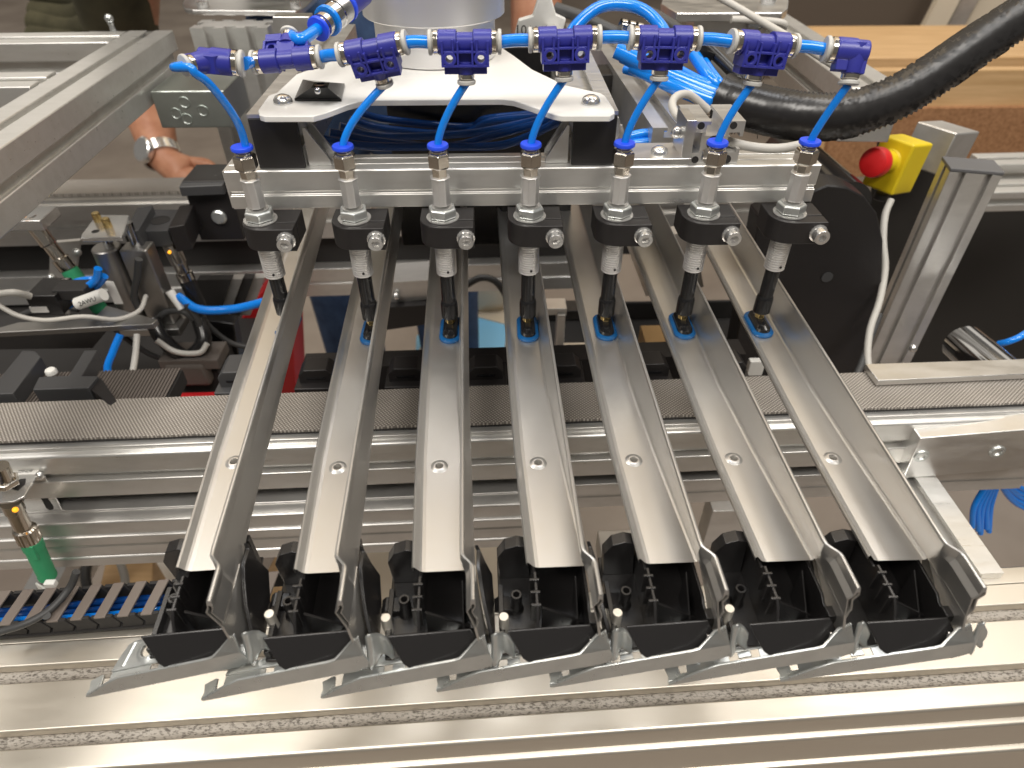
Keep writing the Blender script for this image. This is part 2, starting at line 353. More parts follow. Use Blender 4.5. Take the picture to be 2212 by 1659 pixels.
# --- air fittings
def tee_parts(t, o):
    o = V(o); B = MB()
    for s in (-1, 1):
        B.lathe([(5.2, 4.2), (6.2, 4.6), (6.2, 13.6), (5.6, 14.2)], o, (s, 0, 0), 24)
    B.lathe([(4.8, -4.6), (4.8, 4.6)], o, (1, 0, 0), 20)
    def bx(x0, x1, z0, z1, y0, y1): B.span(o+V((min(x0, x1), y0, z0)), o+V((max(x0, x1), y1, z1)))
    for s in (-1, 1):
        bx(s*12.6, s*11.3, -11.0, 1.5, -6.9, 4.2); bx(s*6.8, s*5.7, -4.2, 2.2, -6.9, 2); bx(s*4.4, s*3.3, -10.5, 1, -6.9, 4)
        n = 22; cc = o+V((s*8.3, 0, -7.0)); a = V((0, -1, 0))
        R = [[cc+a*h+V((math.cos(2*math.pi*k/n)*r, 0, math.sin(2*math.pi*k/n)*r)) for k in range(n)] for r, h in ((1.95, -3), (1.95, 6.8), (2.1, 7.0), (3.5, 7.0), (3.7, 6.8), (3.7, -3), (1.95, -3))]
        B.rings(R, True, False)
        bx(s*5.2, s*11.2, -3.4, .5, -3.6, 4.2)
        bx(s*2.6, s*11.4, -15.0, -10.9, -3.4, 4.6)
    bx(-11.2, 11.2, -4.3, -3.2, -6.85, 4.0); bx(-11.4, 11.4, -11.1, -9.9, -6.88, 4.5)
    bx(-5.0, 5.0, -10.5, -1, -3.0, 4.2)
    B.lathe([(5.6, 9.0), (5.2, 12.0), (4.6, 15.2)], o, (0, 0, -1), 22)
    b = B.build('body', 'purple', t, bevel=.3)
    for d in ((1, 0, 0), (-1, 0, 0)):
        MB().lathe([(5.75, 14.2), (5.9, 14.4), (5.9, 16.4), (5.6, 16.7)], o, d, 26).build('metal_ring', 'nickel', t)
        MB().lathe([(5.0, 16.7), (5.0, 17.3), (6.0, 17.4), (6.25, 17.7), (6.25, 18.9), (5.9, 19.3), (3.1, 19.4)], o, d, 26).build('release_ring', 'ring_grey', t)
    MB().lathe([(4.2, 15.2), (4.5, 15.4), (4.5, 17.4), (4.1, 17.8)], o, (0, 0, -1), 24).build('metal_ring', 'nickel', t)
    MB().lathe([(3.4, 17.8), (3.4, 18.4), (4.6, 18.5), (5.0, 18.8), (5.0, 20.2), (4.6, 20.6), (2.1, 20.7)], o, (0, 0, -1), 24).build('release_ring', 'ring_grey', t)
T0 = thing('tee_fitting', '', 'tee fitting', (0, 0, 0), 'purple tee fittings in the air manifold'); tee_parts(T0, (0, 0, 0))
def rotm(roll, tilt, twist=0.0):
    """roll in the picture plane (about Y), then tilt about X"""
    return Matrix.Rotation(math.radians(twist), 3, 'Z') @ Matrix.Rotation(math.radians(roll), 3, 'Y') @ Matrix.Rotation(math.radians(tilt), 3, 'X')
TE = [((620, 128.8), 16, 4, 118, 0, 'purple tee fitting turned upwards, left of the others, fed by the blue connector'),
      ((805, 105), 6, 10, 12, -4, 'tilted purple tee fitting above the second hose from the left'),
      ((1004.3, 91), 3, 0, -4, 0, 'purple tee fitting in front of the silver robot flange'),
      ((1219.8, 83.8), 3, -1.5, -6, 0, 'purple tee fitting just right of the silver robot flange'),
      ((1434.8, 82.5), 3, 1, -6, 0, 'purple tee fitting in front of the thick blue tube bundle'),
      ((1648, 94.3), 3, 5.5, -5, 8, 'purple tee fitting in front of the dark sleeve end, rightmost tee')]
tee_c = []; tee_m = []
for k, (px, Y, roll, tilt, tw, lab) in enumerate(TE):
    t = T0 if k == 0 else copy_tree(T0)
    c = at(*px, Y=Y); R3 = rotm(-roll if k == 0 or k == 1 else roll, tilt, tw)
    t.scale = (.92,)*3; t.location = c*K; t.rotation_euler = R3.to_euler(); LOC[t.name] = c; t['label'] = lab
    tee_c.append(c); tee_m.append(R3)
def elbow(c, d_in, d_out, label):
    """push-in elbow: one 6 mm end along d_in, one 4 mm end along d_out"""
    c = V(c); t = thing('elbow_fitting', label, 'elbow fitting', c, 'purple elbow fittings at the ends of the air manifold'); a, s, u = frame(d_in); b2 = V(d_out).normalized()
    B = MB(); B.lathe([(4.8, -5.6), (5.6, -5), (5.6, 0), (6.1, 1), (6.1, 9.4), (5.6, 10)], c, a, 24)
    B.lathe([(5.4, -4), (5.4, 4), (4.6, 9.4), (4.4, 10)], c, b2, 24)
    n = a.cross(b2).normalized(); Mx = Matrix((a, b2, n)).transposed()
    B.box(c+a*1.5+b2*4.0, (12, 9, 4.2), Mx); B.box(c+a*6.4+b2*6.6, (5.5, 5.0, 8.6), Mx); B.box(c-a*4.2+b2*6, (2.4, 8, 7.5), Mx)
    B.build('body', 'purple', t, bevel=.5)
    MB().lathe([(5.7, 10), (5.9, 10.2), (5.9, 12.2), (5.6, 12.5)], c, a, 26).build('metal_ring', 'nickel', t)
    MB().lathe([(5.0, 12.5), (5.0, 13.2), (6.0, 13.3), (6.25, 13.6), (6.25, 14.8), (5.9, 15.2), (3.1, 15.3)], c, a, 26).build('release_ring', 'ring_grey', t)
    MB().lathe([(4.1, 10), (4.3, 10.2), (4.3, 12.0), (4.0, 12.3)], c, b2, 24).build('metal_ring', 'nickel', t)
    MB().lathe([(3.4, 12.3), (3.4, 13.0), (4.6, 13.1), (5.0, 13.5), (5.0, 14.6), (4.6, 15), (2.1, 15.1)], c, b2, 24).build('release_ring', 'ring_grey', t)
    return c+a*15.2, c+b2*15.0
eL = at(456, 131, Y=4); dLin = (at(507, 136, Y=5)-eL).normalized()
dLo = V((-.60, -.76, .05))
eLa, eLb = elbow(eL, dLin, dLo, 'purple elbow fitting at the left end of the air manifold')
eR = at(1848, 112, Y=1); dRin = (at(1795, 107.5, Y=3)-eR).normalized(); dRo = (at(1829, 197, Y=-5)-eR).normalized()
eRa, eRb = elbow(eR, dRin, dRo, 'purple elbow fitting at the right end of the air manifold')
def tubeobj(name, pts, r, m, label, cat, group=None, seg=14, n=30):
    o = MB().tube(bez(pts, n), r, seg).build(name, m, None, smooth=60); return tag(o, label, cat, group)
# 6 mm tubes between the fittings
ends = [(eLa, None)]
tl = [tee_c[k]+tee_m[k] @ V((-17.2, 0, 0)) for k in range(6)]; tr = [tee_c[k]+tee_m[k] @ V((17.2, 0, 0)) for k in range(6)]
links = [(eLa, tl[0])]+[(tr[k], tl[k+1]) for k in range(5)]+[(tr[5], eRa)]
who = ['left elbow and the upturned tee', 'upturned tee and the tilted tee', 'tilted tee and the tee before the robot flange', 'two tees in front of the robot flange', 'tee right of the flange and its right neighbour', 'tee before the blue bundle and the rightmost tee', 'rightmost tee and the right elbow']
for (a, b), l in zip(links, who):
    tubeobj('air_tube', [a, (a+b)*.5+V((0, 0, .3)), b], 2.95, 'tube_blue', 'straight blue air tube between the '+l, 'air tube', 'short blue tubes joining the manifold', n=6)
# 4 mm hoses down to the plungers
hz = []
for i in range(1, 6):
    k = i; s = tee_c[k]+tee_m[k] @ V((0, 0, -18.4)); sd = (tee_m[k] @ V((0, 0, -1))); e = V((XA[i]+(.6 if i in (1, 2) else 0), 0, -1))
    hz.append((i, [V((e.x+(s.x-e.x)*(1-q)**1.55, e.y+(s.y-e.y)*(1-q)**1.4, s.z+(e.z-s.z)*q)) for q in (0, .1, .22, .36, .5, .64, .78, .9, 1)]))
e = V((XA[6], 0, -1)); s = eRb
hz.append((6, [V((e.x+(s.x-e.x)*(1-q)**1.25, e.y+(s.y-e.y)*(1-q)**1.3, s.z+(e.z-s.z)*q)) for q in (0, .1, .22, .36, .5, .64, .78, .9, 1)]))
e = V((XA[0], 0, -1))
P1 = [eLb, eLb+dLo*5, at(411, 146, Y=-15), at(421, 158, Y=-15), at(447, 176, Y=-12), at(478, 212, Y=-8), at(505, 250, Y=-4), at(522, 285, Y=-1), e]
hz.append((0, P1))
for i, pts in sorted(hz, key=lambda q: q[0]):
    tubeobj('air_hose', pts, 2.0, 'tube_blue', 'thin bright blue air hose running down into the %s suction plunger' % ORD[i], 'air hose', 'thin blue hoses feeding the plungers')
# supply connector behind the upturned tee
s0 = at(652, 85, Y=22); s1 = at(688, 62, Y=38)
ax = (at(752, 8, Y=66)-s1).normalized()
tubeobj('supply_tube', [tee_c[0]+tee_m[0] @ V((0, 0, -16.8)), s0, s1+ax*2], 3.0, 'tube_blue', 'short blue supply tube rising from the upturned tee into the nickel connector', 'air tube')
sc_t = thing('supply_connector', 'nickel plated straight connector with blue collets behind the manifold, left of the flange', 'hose connector', s1)
MB().lathe([(3.1, -1), (5.9, -1), (6.3, -.6), (6.3, .8), (5.8, 1.4)], s1, ax, 26).build('release_collet', 'collet_blue', sc_t)
MB().lathe([(5.0, 1.4), (5.0, 3), (6.0, 3.2), (6.0, 8), (5.6, 8.4)], s1, ax, 26).build('metal_body', 'nickel', sc_t)
MB().lathe([(6.0, 8.4), (7.6, 8.5), (7.8, 9), (7.8, 10.6), (7.4, 11)], s1, ax, 26).build('blue_ring', 'tube_blue', sc_t)
MB().lathe([(6.6, 11), (6.9, 11.4), (6.9, 17), (7.4, 17.4), (7.4, 25), (6.6, 26)], s1, ax, 26).build('metal_sleeve', 'chrome', sc_t)
MB().lathe([(6.8, 26), (7.9, 26.4), (7.9, 28.4), (7.0, 29)], s1, ax, 26).build('release_collet', 'collet_blue', sc_t)
MB().lathe([(6.8, 29), (6.9, 31), (6.9, 46), (6, 47)], s1, ax, 22).build('body', 'purple', sc_t)
# ================================================================== drawer rails
RZ = -119.0; YB, YE = 190.0, -181.0
def xr_(y): return 10.0 if y > -70 else 10.0+7.6*((-70-max(y, YE))/111.0)**1.12      # right crease of the rail floor
def make_rail():
    t = thing('drawer_rail', '', 'drawer rail', (0, 0, RZ), 'drawer rails held under the plungers')
    O = V((0, 0, RZ)); P_ = lambda x, y, z: O+V((x, y, z))
    st = [YB, 60, -60, -113, -125, -140, -155, -168, YE]
    B = MB()                                            # floor and left lip
    tl = lambda y: 0 if y > -100 else 2.6*(-100-y)/81.0
    prof = lambda y: [(-11.6+tl(y), .9), (-12.1+tl(y), 3.2), (-11.5+tl(y), 4.0), (-10.8+tl(y), 3.5), (-8.9+tl(y), 1.0), (-8.0+tl(y), .42), (-7.0+tl(y), .16), (-6.4+tl(y), 0.0)]
    B.rings([[P_(x, y, z) for x, z in prof(y)]+[P_(-4.2, y, 0)] for y in st], False, False)
    B.rings([[P_(5.4, y, 0), P_(xr_(y)-1.5, y, 0), P_(xr_(y)-.5, y, .35), P_(xr_(y), y, 1.3)] for y in st], False, False)
    for y0, y1 in zip(st[:-1], st[1:]):
        if (y0, y1) == (-113, -125): continue
        B.add([P_(-4.2, y0, 0), P_(5.4, y0, 0), P_(5.4, y1, 0), P_(-4.2, y1, 0)], [(0, 1, 2, 3)])
    cx, cy = 0.5, -119.0; sq = []                        # raised screw hole
    x0_, x1_, y0_, y1_ = -4.2, 5.4, -125.0, -113.0
    an = sorted([2*math.pi*k/24 for k in range(24)]+[math.atan2(yy-cy, xx-cx) % (2*math.pi) for xx in (x0_, x1_) for yy in (y0_, y1_)])
    for a in an:
        dx, dy = math.cos(a), math.sin(a); m_ = min(((x1_-cx)/dx if dx > 1e-9 else (x0_-cx)/dx if dx < -1e-9 else 1e9), ((y1_-cy)/dy if dy > 1e-9 else (y0_-cy)/dy if dy < -1e-9 else 1e9)); sq.append(P_(cx+dx*m_, cy+dy*m_, 0))
    rg = [sq]+[[P_(cx+r*math.cos(a), cy+r*math.sin(a), z) for a in an] for r, z in ((4.5, 0), (4.2, .12), (3.3, .62), (2.6, .85), (2.05, .8), (1.85, .5), (1.8, -5.0))]
    HB = MB().rings(rg[1:], True, False)
    B.rings(rg[:2], True, False)
    B.build('rail_floor', 'rail_paint', t, smooth=9, weld=True, up=True)
    HB.build('screw_hole', 'rail_paint', t, smooth=50, wn=False)
    W = MB()                                            # right wall with hemmed upper edge, stepped outward at the front
    ws = [YB, 60, -60, -112, -125, -140, -155, -170, YE, -186, -188.6, -190.2, -191.8, -193.4, -195, -199, -205, -209.5, -210.4]
    def jog(y): q = min(1, max(0, (-187.6-y)/7.0)); return q*q*(3-2*q)
    rows = []
    for y in ws:
        j = jog(y); xr = xr_(y); hx = 12.0+4.2*j
        zt_ = 22.6 if y > -210 else 20.5
        lo = .9 if y > -204 else .9
        rows.append([P_(*p) for p in ((xr, y, 1.1), (xr-.15*(xr-hx)-.2, y, 3.0), (hx+.3*(xr-hx)-1.5*j, y, 12.5), (hx+.1*(xr-hx)-1.9*j, y, 15.6), (hx-.2*j, y, 18.4), (hx, y, zt_-1.3), (hx+.35, y, zt_-.3), (hx+1.0, y, zt_), (hx+1.65, y, zt_-.3), (hx+2.0, y, zt_-1.3),
                     (hx+2.0, y, 18.2), (hx+1.6+.2*(xr-hx)-1.2*j, y, 15.2), (max(15.4, hx+1.2)+.2*(xr-10), y, 8), (16.2+.22*(xr-10), y, 3.0))])
    W.rings(rows, False, False); W.build('rail_wall', 'rail_paint', t, smooth=18, solid=.5)
    P = [(-181.2, 3.6), (-182, 2.6), (-192, -6), (-197, -14), (-199, -28), (-213, -26), (-212.2, -5), (-210.4, 3.6)]
    ep = MB(); A = [P_(17.0+max(0, 2-z)*.19, y, z) for y, z in P]
    nA = len(A); ep.add(A, [tuple(range(nA))]); ep.add([p+V((1.0, 0, 0)) for p in A], [tuple(range(nA))[::-1]])
    ep.f += [(i, nA+i, nA+(i+1) % nA, (i+1) % nA) for i in range(nA)]
    ep.build('end_plate', 'rail_paint', t)
    # ---------- black plastic housing at the front end
    h = MB(); sp = lambda a, b: h.span(O+V(a), O+V(b))
    sp((-22, -207, -25.4), (17, -160, -23.6))                                   # base
    sp((-6.4, -166, -23.6), (17, -162.6, -1.4))                                 # back wall
    h.prism([(-164, -23.6), (-206, -23.6), (-206.4, -6.5), (-203, -1.5), (-200, 1.4), (-184, 1.6), (-183, -1.6), (-164, -1.6)], P_(-6.6, 0, 0), (0, 1, 0), (0, 0, 1), (1.3, 0, 0))    # left wall
    h.prism([(-166, -23.6), (-206, -23.6), (-206, -5), (-199, -5), (-196, -3), (-166, -3)], P_(15.4, 0, 0), (0, 1, 0), (0, 0, 1), (1.3, 0, 0))       # right wall
    h.prism([(-184, -3), (-207, -23), (-184, -23)], P_(11.6, 0, 0), (0, 1, 0), (0, 0, 1), (.9, 0, 0))
    h.prism([(-21, -23.6), (-22, -8), (-18.5, -1.0), (-13, 1.0), (-8.4, -.4), (-6.6, -23.6)], P_(0, -170, 0), (1, 0, 0), (0, 0, 1), (0, 6, 0))
    sp((-22, -206, -23.6), (-19.6, -176, -19))
    hb = h.build('end_housing', 'black_plastic', t, bevel=.3)
    for q in range(3):
        yy = -188.4-q*5.6; zz = 2.6-q*.6
        MB().span(P_(-8.6, yy-.55, zz-12), P_(-4.4, yy+.55, zz)).build('rib', 'black_plastic', hb, bevel=.2)
    MB().prism([(-3.6, -4.0), (15, -17), (15, -18.4), (-3.6, -22)], P_(0, -197, 0), (1, 0, 0), (0, 0, 1), (0, -1.3, 0)).build('gusset', 'black_plastic', hb, bevel=.2)
    n = 20; c = P_(-14.0, -186, 0); Rr = [[c+V((r*math.cos(2*math.pi*k/n), r*math.sin(2*math.pi*k/n), z)) for k in range(n)] for r, z in ((3.6, -23.6), (2.8, -22.8), (2.5, -12.6), (2.3, -12.2), (1.5, -12.2), (1.3, -13.5), (1.25, -23))]
    MB().rings(Rr, True, False).build('screw_boss', 'black_plastic', hb)
    fp_ = MB().prism([(-18.8, 0), (15.6, 1.2), (19.0, -6), (19, -14.2), (-9.8, -14.2), (-12.7, -12)], P_(0, -207.2, -5.2), (1, 0, 0), V((0, .62, .78)), V((0, 1.1, -.87)))
    fp_.build('front_plate', 'black_plastic', t, bevel=.4)
    sp2_ = MB().prism([(15.2, 0), (19.2, 0), (19.2, -9), (15.2, -9)], P_(0, -206, -4.0), (1, 0, 0), (0, 0, 1), (0, 5, 0)); sp2_.build('corner_post', 'black_plastic', hb, bevel=.4)
    hx_ = [(-173.4, 3), (-172, 5.6), (-174.5, -4), (-175, -12.7), (-183, -20), (-188, -24), (-205, -25), (-206, -12), (-197, -4), (-188, 1.0), (-182, 3.6)]
    sc_ = MB(); A = [P_(min(23.8, 19.4-z*.32), y, z) for y, z in hx_]; nA = len(A)
    sc_.add(A, [tuple(range(nA))]); sc_.add([p+V((1.8, 0, 0)) for p in A], [tuple(range(nA))[::-1]]); sc_.f += [(i, nA+i, nA+(i+1) % nA, (i+1) % nA) for i in range(nA)]
    sc_.build('side_cover', 'black_plastic', t, bevel=.4)
    MB().prism([(0, 0), (2.2, -.6), (8.6, -.4), (8.6, 1.2), (2, 2.4)], P_(25.5, -189, -22), (1, 0, 0), (0, 0, 1), (0, 7, 0)).build('cover_foot', 'black_plastic', t, bevel=.3)
    # ---------- zinc front bracket, sloping up to the right
    a8 = math.radians(14.5); e1 = V((math.cos(a8), 0, math.sin(a8))); e2 = V((-math.sin(a8), 0, math.cos(a8))); nrm = V((0, -1, 0)); dep = V((0, 1, 0))
    o = P_(-49.8, -216.2, -36.6); L = 79.0
    S = MB()
    S.prism([(0, -.6), (1.0, -1.0), (L-7, -.6), (L-2.6, .8), (L-1.5, 2.4), (L-1.5, 10.3), (L-1.5, 17.0), (L-3.4, 15.2), (L-6, 13.8), (L-11, 11.6), (L-14, 10.5), (L-16.5, 10.2), (22, 10.0), (14, 7.0), (2, 1.2), (0, .6)], o, e1, e2, -nrm*1.1)
    for k_, v_ in enumerate(S.v):
        tt = (v_-o).dot(e2); S.v[k_] = v_+dep*(min(4.6, max(0, tt-10.3)*1.5))
    S.build('front_bracket', 'zinc', t, bevel=.25)
    F = MB(); f0 = o+e2*(-.3)+dep*1.1; fz_ = e2*1.0
    fl = lambda poly: F.prism(poly, f0, e1, dep, fz_)
    fl([(0, 0), (.7, 2), (-.2, 5.6), (4.6, 7.4), (5.6, 7.2), (6.0, 2.6), (9.0, 2.6), (9.4, 7.6), (28, 7.6), (28, 0)]); fl([(28.01, 0), (41, 0), (41, 1.6), (28.01, 1.6)]); fl([(32, 5.0), (37.6, 5.0), (37.6, 7.59), (32, 7.59)]); fl([(41.01, 0), (L-2, 0), (L-2, 9), (41.01, 9)])
    F.build('bracket_flange', 'zinc', t, bevel=.2)
    out = [(9.4, 7.61), (41, 7.61), (66, 9.1), (60, 17), (40, 20), (17, 20.5), (13.6, 19), (11.0, 13)]; hc = V((25, 14.2)); cr = [math.atan2(y-hc.y, x-hc.x) for x, y in out]
    an = sorted([2*math.pi*k/28-math.pi for k in range(28)]+cr); oq = []
    for a in an:
        d = V((math.cos(a), math.sin(a))); tt = 1e9
        for (x0, y0), (x1, y1) in zip(out, out[1:]+out[:1]):
            ex, ey = x1-x0, y1-y0; den = d.x*ey-d.y*ex
            if abs(den) > 1e-9:
                tq = ((x0-hc.x)*ey-(y0-hc.y)*ex)/den; s_ = ((x0-hc.x)*d.y-(y0-hc.y)*d.x)/den
                if tq > 0 and -1e-5 <= s_ <= 1+1e-5: tt = min(tt, tq)
        oq.append((hc.x+d.x*tt, hc.y+d.y*tt))
    pt = lambda p, z: f0+e1*p[0]+dep*p[1]+e2*(z+.9)
    ring = lambda r, z: [pt((hc.x+r*math.cos(a), hc.y+r*math.sin(a)), z) for a in an]
    hp = MB().rings([[pt(p, 0) for p in oq], ring(5.6, 0), ring(4.4, .9), ring(3.7, 1.0), ring(3.5, .4)], True, False); hp.build('hinge_plate', 'zinc', t, smooth=50, solid=.8)
    MB().tube([pt((14.2, 9), -.3), pt((16.4, 19.4), -.2)], 1.5, 10).build('bead', 'zinc', t)
    Wg = MB(); rows = []
    for fq, dy, tz, bz in ((-.22, .2, -1.2, -15.4), (-.08, -.5, .4, -16.0), (.06, -.6, .8, -16.4), (.2, .3, -.3, -16.2), (.4, 1.9, -2.8, -16.6), (.6, 2.6, -5.2, -17.6), (.8, 2.2, -7.6, -18.8), (1.0, 1.0, -10.2, -19.6), (1.06, .7, -12.5, -18.6)):
        x_ = 25.2+7.4*fq
        rows.append([P_(x_, -211.6+dy-(1.0 if hh < .2 else 0)-(4.0 if fq < 0 else 3.0 if fq < .3 else .5)*(1-hh), bz+(tz-bz)*hh) for hh in (0, .15, .4, .7, .9, 1.0)])
    Wg.rings(rows, False, False); Wg.build('bracket_wing', 'zinc', t, smooth=60, solid=1.0)
    q1 = P_(14.6, -213.5, -20)
    MB().prism([(0, 0), (4.6, 1.2), (4.4, 7), (2.6, 9.6), (.9, 12), (.2, 11.6), (.4, 6)], q1, (1, 0, 0), (0, .25, 1), (0, -.7, 0)).build('spring_tab', 'steel', t, bevel=.2)
    MB().lathe([(2.1, -36), (2.2, -35.6), (2.2, -12.6), (1.95, -12.2)], P_(29.4, -196.8, 0), seg=20).build('rivet_pin', 'pin_zinc', t)
    return t
R0 = make_rail()
rl = ['leftmost painted grey drawer rail, its dark outer wall hiding the plunger tip', 'second painted drawer rail from the left, its floor reflecting tan', 'third painted drawer rail from the left, pointing straight at the viewer',
      'painted drawer rail in the middle of the seven, under the middle plunger', 'painted drawer rail third from the right, under the plunger right of the end cap', 'painted drawer rail second from the right, its inner wall visible', 'rightmost painted drawer rail with wide inner wall and unobstructed front bracket']
rd = [(-151.2, 2.5, 2.7), (-100.2, 0, 1.9), (-49.3, -.8, 1.5), (.2, 0, .9), (49.2, .5, .9), (100.6, 0, .9), (150.3, -1, -.3)]
for i in range(7):
    t = R0 if i == 0 else copy_tree(R0)
    x, dy, yw = rd[i]; th = math.radians(yw)
    t.location = V((x-181*math.sin(th), dy, RZ))*K; t.rotation_euler = (math.radians(2.5) if i == 0 else 0, 0, th); t['label'] = rl[i]
    if i == 0: t.location.z += 181*math.sin(math.radians(2.5))*K
# ================================================================== front table
ta = math.radians(2.1); TU = V((math.cos(ta), math.sin(ta), 0)); TV = V((-math.sin(ta), math.cos(ta), 0)); ZT = -250.0
def along(mb, sec, x0, x1, y0=0.0, z0=0.0, U_=TU, V_=TV):
    """section points (Y offset, Z) extruded along the machine axis from x0 to x1"""
    return mb.prism(sec, U_*x0+V_*y0+V((0, 0, z0)), V_, V((0, 0, 1)), U_*(x1-x0))
fp = thing('front_profile', 'wide pale aluminium profile with two dirty slots along the front edge', 'aluminium profile', (0, -160, -250))
S = [(-124.6, ZT-40), (-124.6, ZT)]
def slot(y1, y0, d=8, r=.9): return [(y1, ZT-.7), (y1-r*.5, ZT-1.6), (y1-r*.5, ZT-d), (y0+r*.5, ZT-d), (y0+r*.5, ZT-1.6), (y0, ZT-.7)]
S += [(-137.6, ZT)]+slot(-138.4, -149.0)+[(-149.8, ZT), (-175.6, ZT)]+slot(-176.4, -186.2)+[(-187.0, ZT), (-197.0, ZT), (-198.4, ZT-.5), (-199.2, ZT-1.8), (-199.4, ZT-3.5), (-199.4, ZT-17.0), (-198.2, ZT-18.6), (-198.2, ZT-20.4),
      (-200.4, ZT-20.8), (-201.6, ZT-21.6), (-202.0, ZT-23), (-202.0, ZT-50.0), (-200.8, ZT-52), (-200.8, ZT-54), (-203, ZT-54.4), (-204.2, ZT-55.4), (-204.4, ZT-57), (-204.4, ZT-100), (-130, ZT-100), (-130, ZT-40)]
along(MB(), S, -560, 560).build('profile', 'table_alu', fp, smooth=60)
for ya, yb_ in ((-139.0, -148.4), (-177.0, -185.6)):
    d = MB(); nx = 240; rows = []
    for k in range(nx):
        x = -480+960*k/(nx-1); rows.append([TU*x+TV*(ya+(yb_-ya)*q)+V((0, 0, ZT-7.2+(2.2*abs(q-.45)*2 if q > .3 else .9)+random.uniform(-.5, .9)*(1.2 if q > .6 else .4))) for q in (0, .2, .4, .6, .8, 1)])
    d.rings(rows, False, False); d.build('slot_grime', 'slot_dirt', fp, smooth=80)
bp_ = thing('rear_table_profile', 'narrow pale aluminium profile joined behind the slotted front profile', 'aluminium profile', (0, -118, -250))
along(MB(), [(-124.0, ZT-40), (-124.0, ZT-.8), (-123.2, ZT-.2), (-112.6, ZT-.2), (-111.2, ZT-1.2), (-111.0, ZT-40)], -560, 560).build('profile', 'table_alu', bp_, smooth=60)
# ------------------------------------------------------------------ cable chain on the table
ch = thing('cable_chain', 'dark brown cable drag chain with blue tubes on the table at lower left', 'cable chain', at(150, 1330, Z=-244))
zc = ZT+2.2
pa, pb_ = at(-40, 1385, Z=zc), at(560, 1338, Z=zc)
cu = (pb_-pa).normalized(); cv = V((-cu.y, cu.x, 0)); cz = V((0, 0, 1)); Mx = Matrix((cu, cv, cz)).transposed()
pitch = 13.6; nL = int((pb_-pa).length/pitch)+1
lk = bt = None
for k in range(-2, nL):
    o = pa+cu*(k*pitch)+V((0, random.uniform(-.3, .3), 0))
    if lk is None:
        m_ = MB()
        for y_ in (1.2, 22.6):
            m_.prism([(0, 0), (pitch-1.5, 0), (pitch+1.3, 6), (pitch-1.5, 13.5), (0, 13.5), (2.6, 6)], o+cv*y_, cu, cz, cv*2.2)
        lk = m_.build('link', 'black_dull', ch, bevel=.4); lk0 = o
        b_ = MB().prism([(0, 0), (6.6, 0), (10.0, 24), (3.4, 24)], o+cz*12.6+cv*.9+cu*2, cu, cv, cz*1.5); bt = b_.build('crossbar', 'chain_brown', ch, bevel=.4)
    else:
        for p_ in (lk, bt):
            c_ = p_.copy(); sc.collection.objects.link(c_); c_.location = p_.location+(o-lk0)*K
along(MB(), [(0, 0), (0, 0)], 0, 1) if False else None
MB().prism([(0, 0), ((pb_-pa).length+20, 0), ((pb_-pa).length+20, 24), (0, 24)], pa-cu*20+cz*.4, cu, cv, cz*1.0).build('chain_floor', 'black_dull', ch)
for q, (yy, zz, r) in enumerate(((9.5, 5.0, 1.5), (13.6, 4.6, 1.8), (17.6, 4.2, 2.2))):
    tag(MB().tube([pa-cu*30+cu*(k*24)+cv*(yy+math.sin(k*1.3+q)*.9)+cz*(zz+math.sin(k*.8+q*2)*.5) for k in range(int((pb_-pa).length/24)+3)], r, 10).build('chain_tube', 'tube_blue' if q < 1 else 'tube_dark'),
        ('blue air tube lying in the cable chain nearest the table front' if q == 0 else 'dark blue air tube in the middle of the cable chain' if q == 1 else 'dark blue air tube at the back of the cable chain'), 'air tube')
tubeobj('loose_cable', [at(0, 1365, Z=-232), at(60, 1345, Z=-230), at(110, 1315, Z=-230), at(150, 1270, Z=-226), at(165, 1235, Z=-215)], 2.2, 'cable_dark', 'thin dark cable crossing the cable chain at lower left', 'cable')
# ================================================================== middle conveyor
ZB = -190.0
mc = thing('middle_conveyor', 'belt conveyor with brown woven belt and aluminium side profile under the rails', 'conveyor', (0, -10, -190))
F0 = -12.2
bl = MB(); rows = []
for k in range(90):
    x = -620+1240*k/89; e_ = random.uniform(-.35, .35)
    rows.append([MU*x+MV*(F0+q[0]+(e_ if q[2] else 0))+V((0, 0, ZB+q[1])) for q in ((0, -2.0, 1), (0, -.2, 1), (.5, 0, 1), (20, 0, 0), (40, 0, 0), (40.4, -.4, 0), (40.4, -2, 0))])
bl.rings(rows, False, False); bl.build('belt', 'belt_mesh', mc)
along(MB(), [(F0+.6, ZB-4.6), (F0+.6, ZB-1.9), (F0+40, ZB-1.9), (F0+40, ZB-4.6)], -620, 620, 0, 0, MU, MV).build('belt_edge', 'black_dull', mc)
def mcs(sec, name, m, par=mc, x0=-640, x1=640, **k): return along(MB(), sec, x0, x1, 0, 0, MU, MV).build(name, m, par, **k)
f = F0
mcs([(f+38, ZB-4.7), (f-3.6, ZB-4.7), (f-4.2, ZB-5.4), (f-4.2, ZB-7.4), (f-4.0, ZB-7.6), (f-7.0, ZB-7.8), (f-8.6, ZB-8.6), (f-9.2, ZB-10), (f-9.2, ZB-24.5), (f-8.6, ZB-25.0), (f-3, ZB-25.0), (f-3, ZB-33), (f-8.2, ZB-33), (f-9.0, ZB-33.4), (f-9.2, ZB-34.4), (f-9.2, ZB-49.0), (f-8.6, ZB-49.6), (f+38, ZB-49.6)], 'side_profile', 'alu', smooth=60)
mcs([(f+34, ZB-50), (f+4, ZB-50), (f+4, ZB-66), (f+34, ZB-66)], 'belt_return', 'black_dull')
z = ZB-64
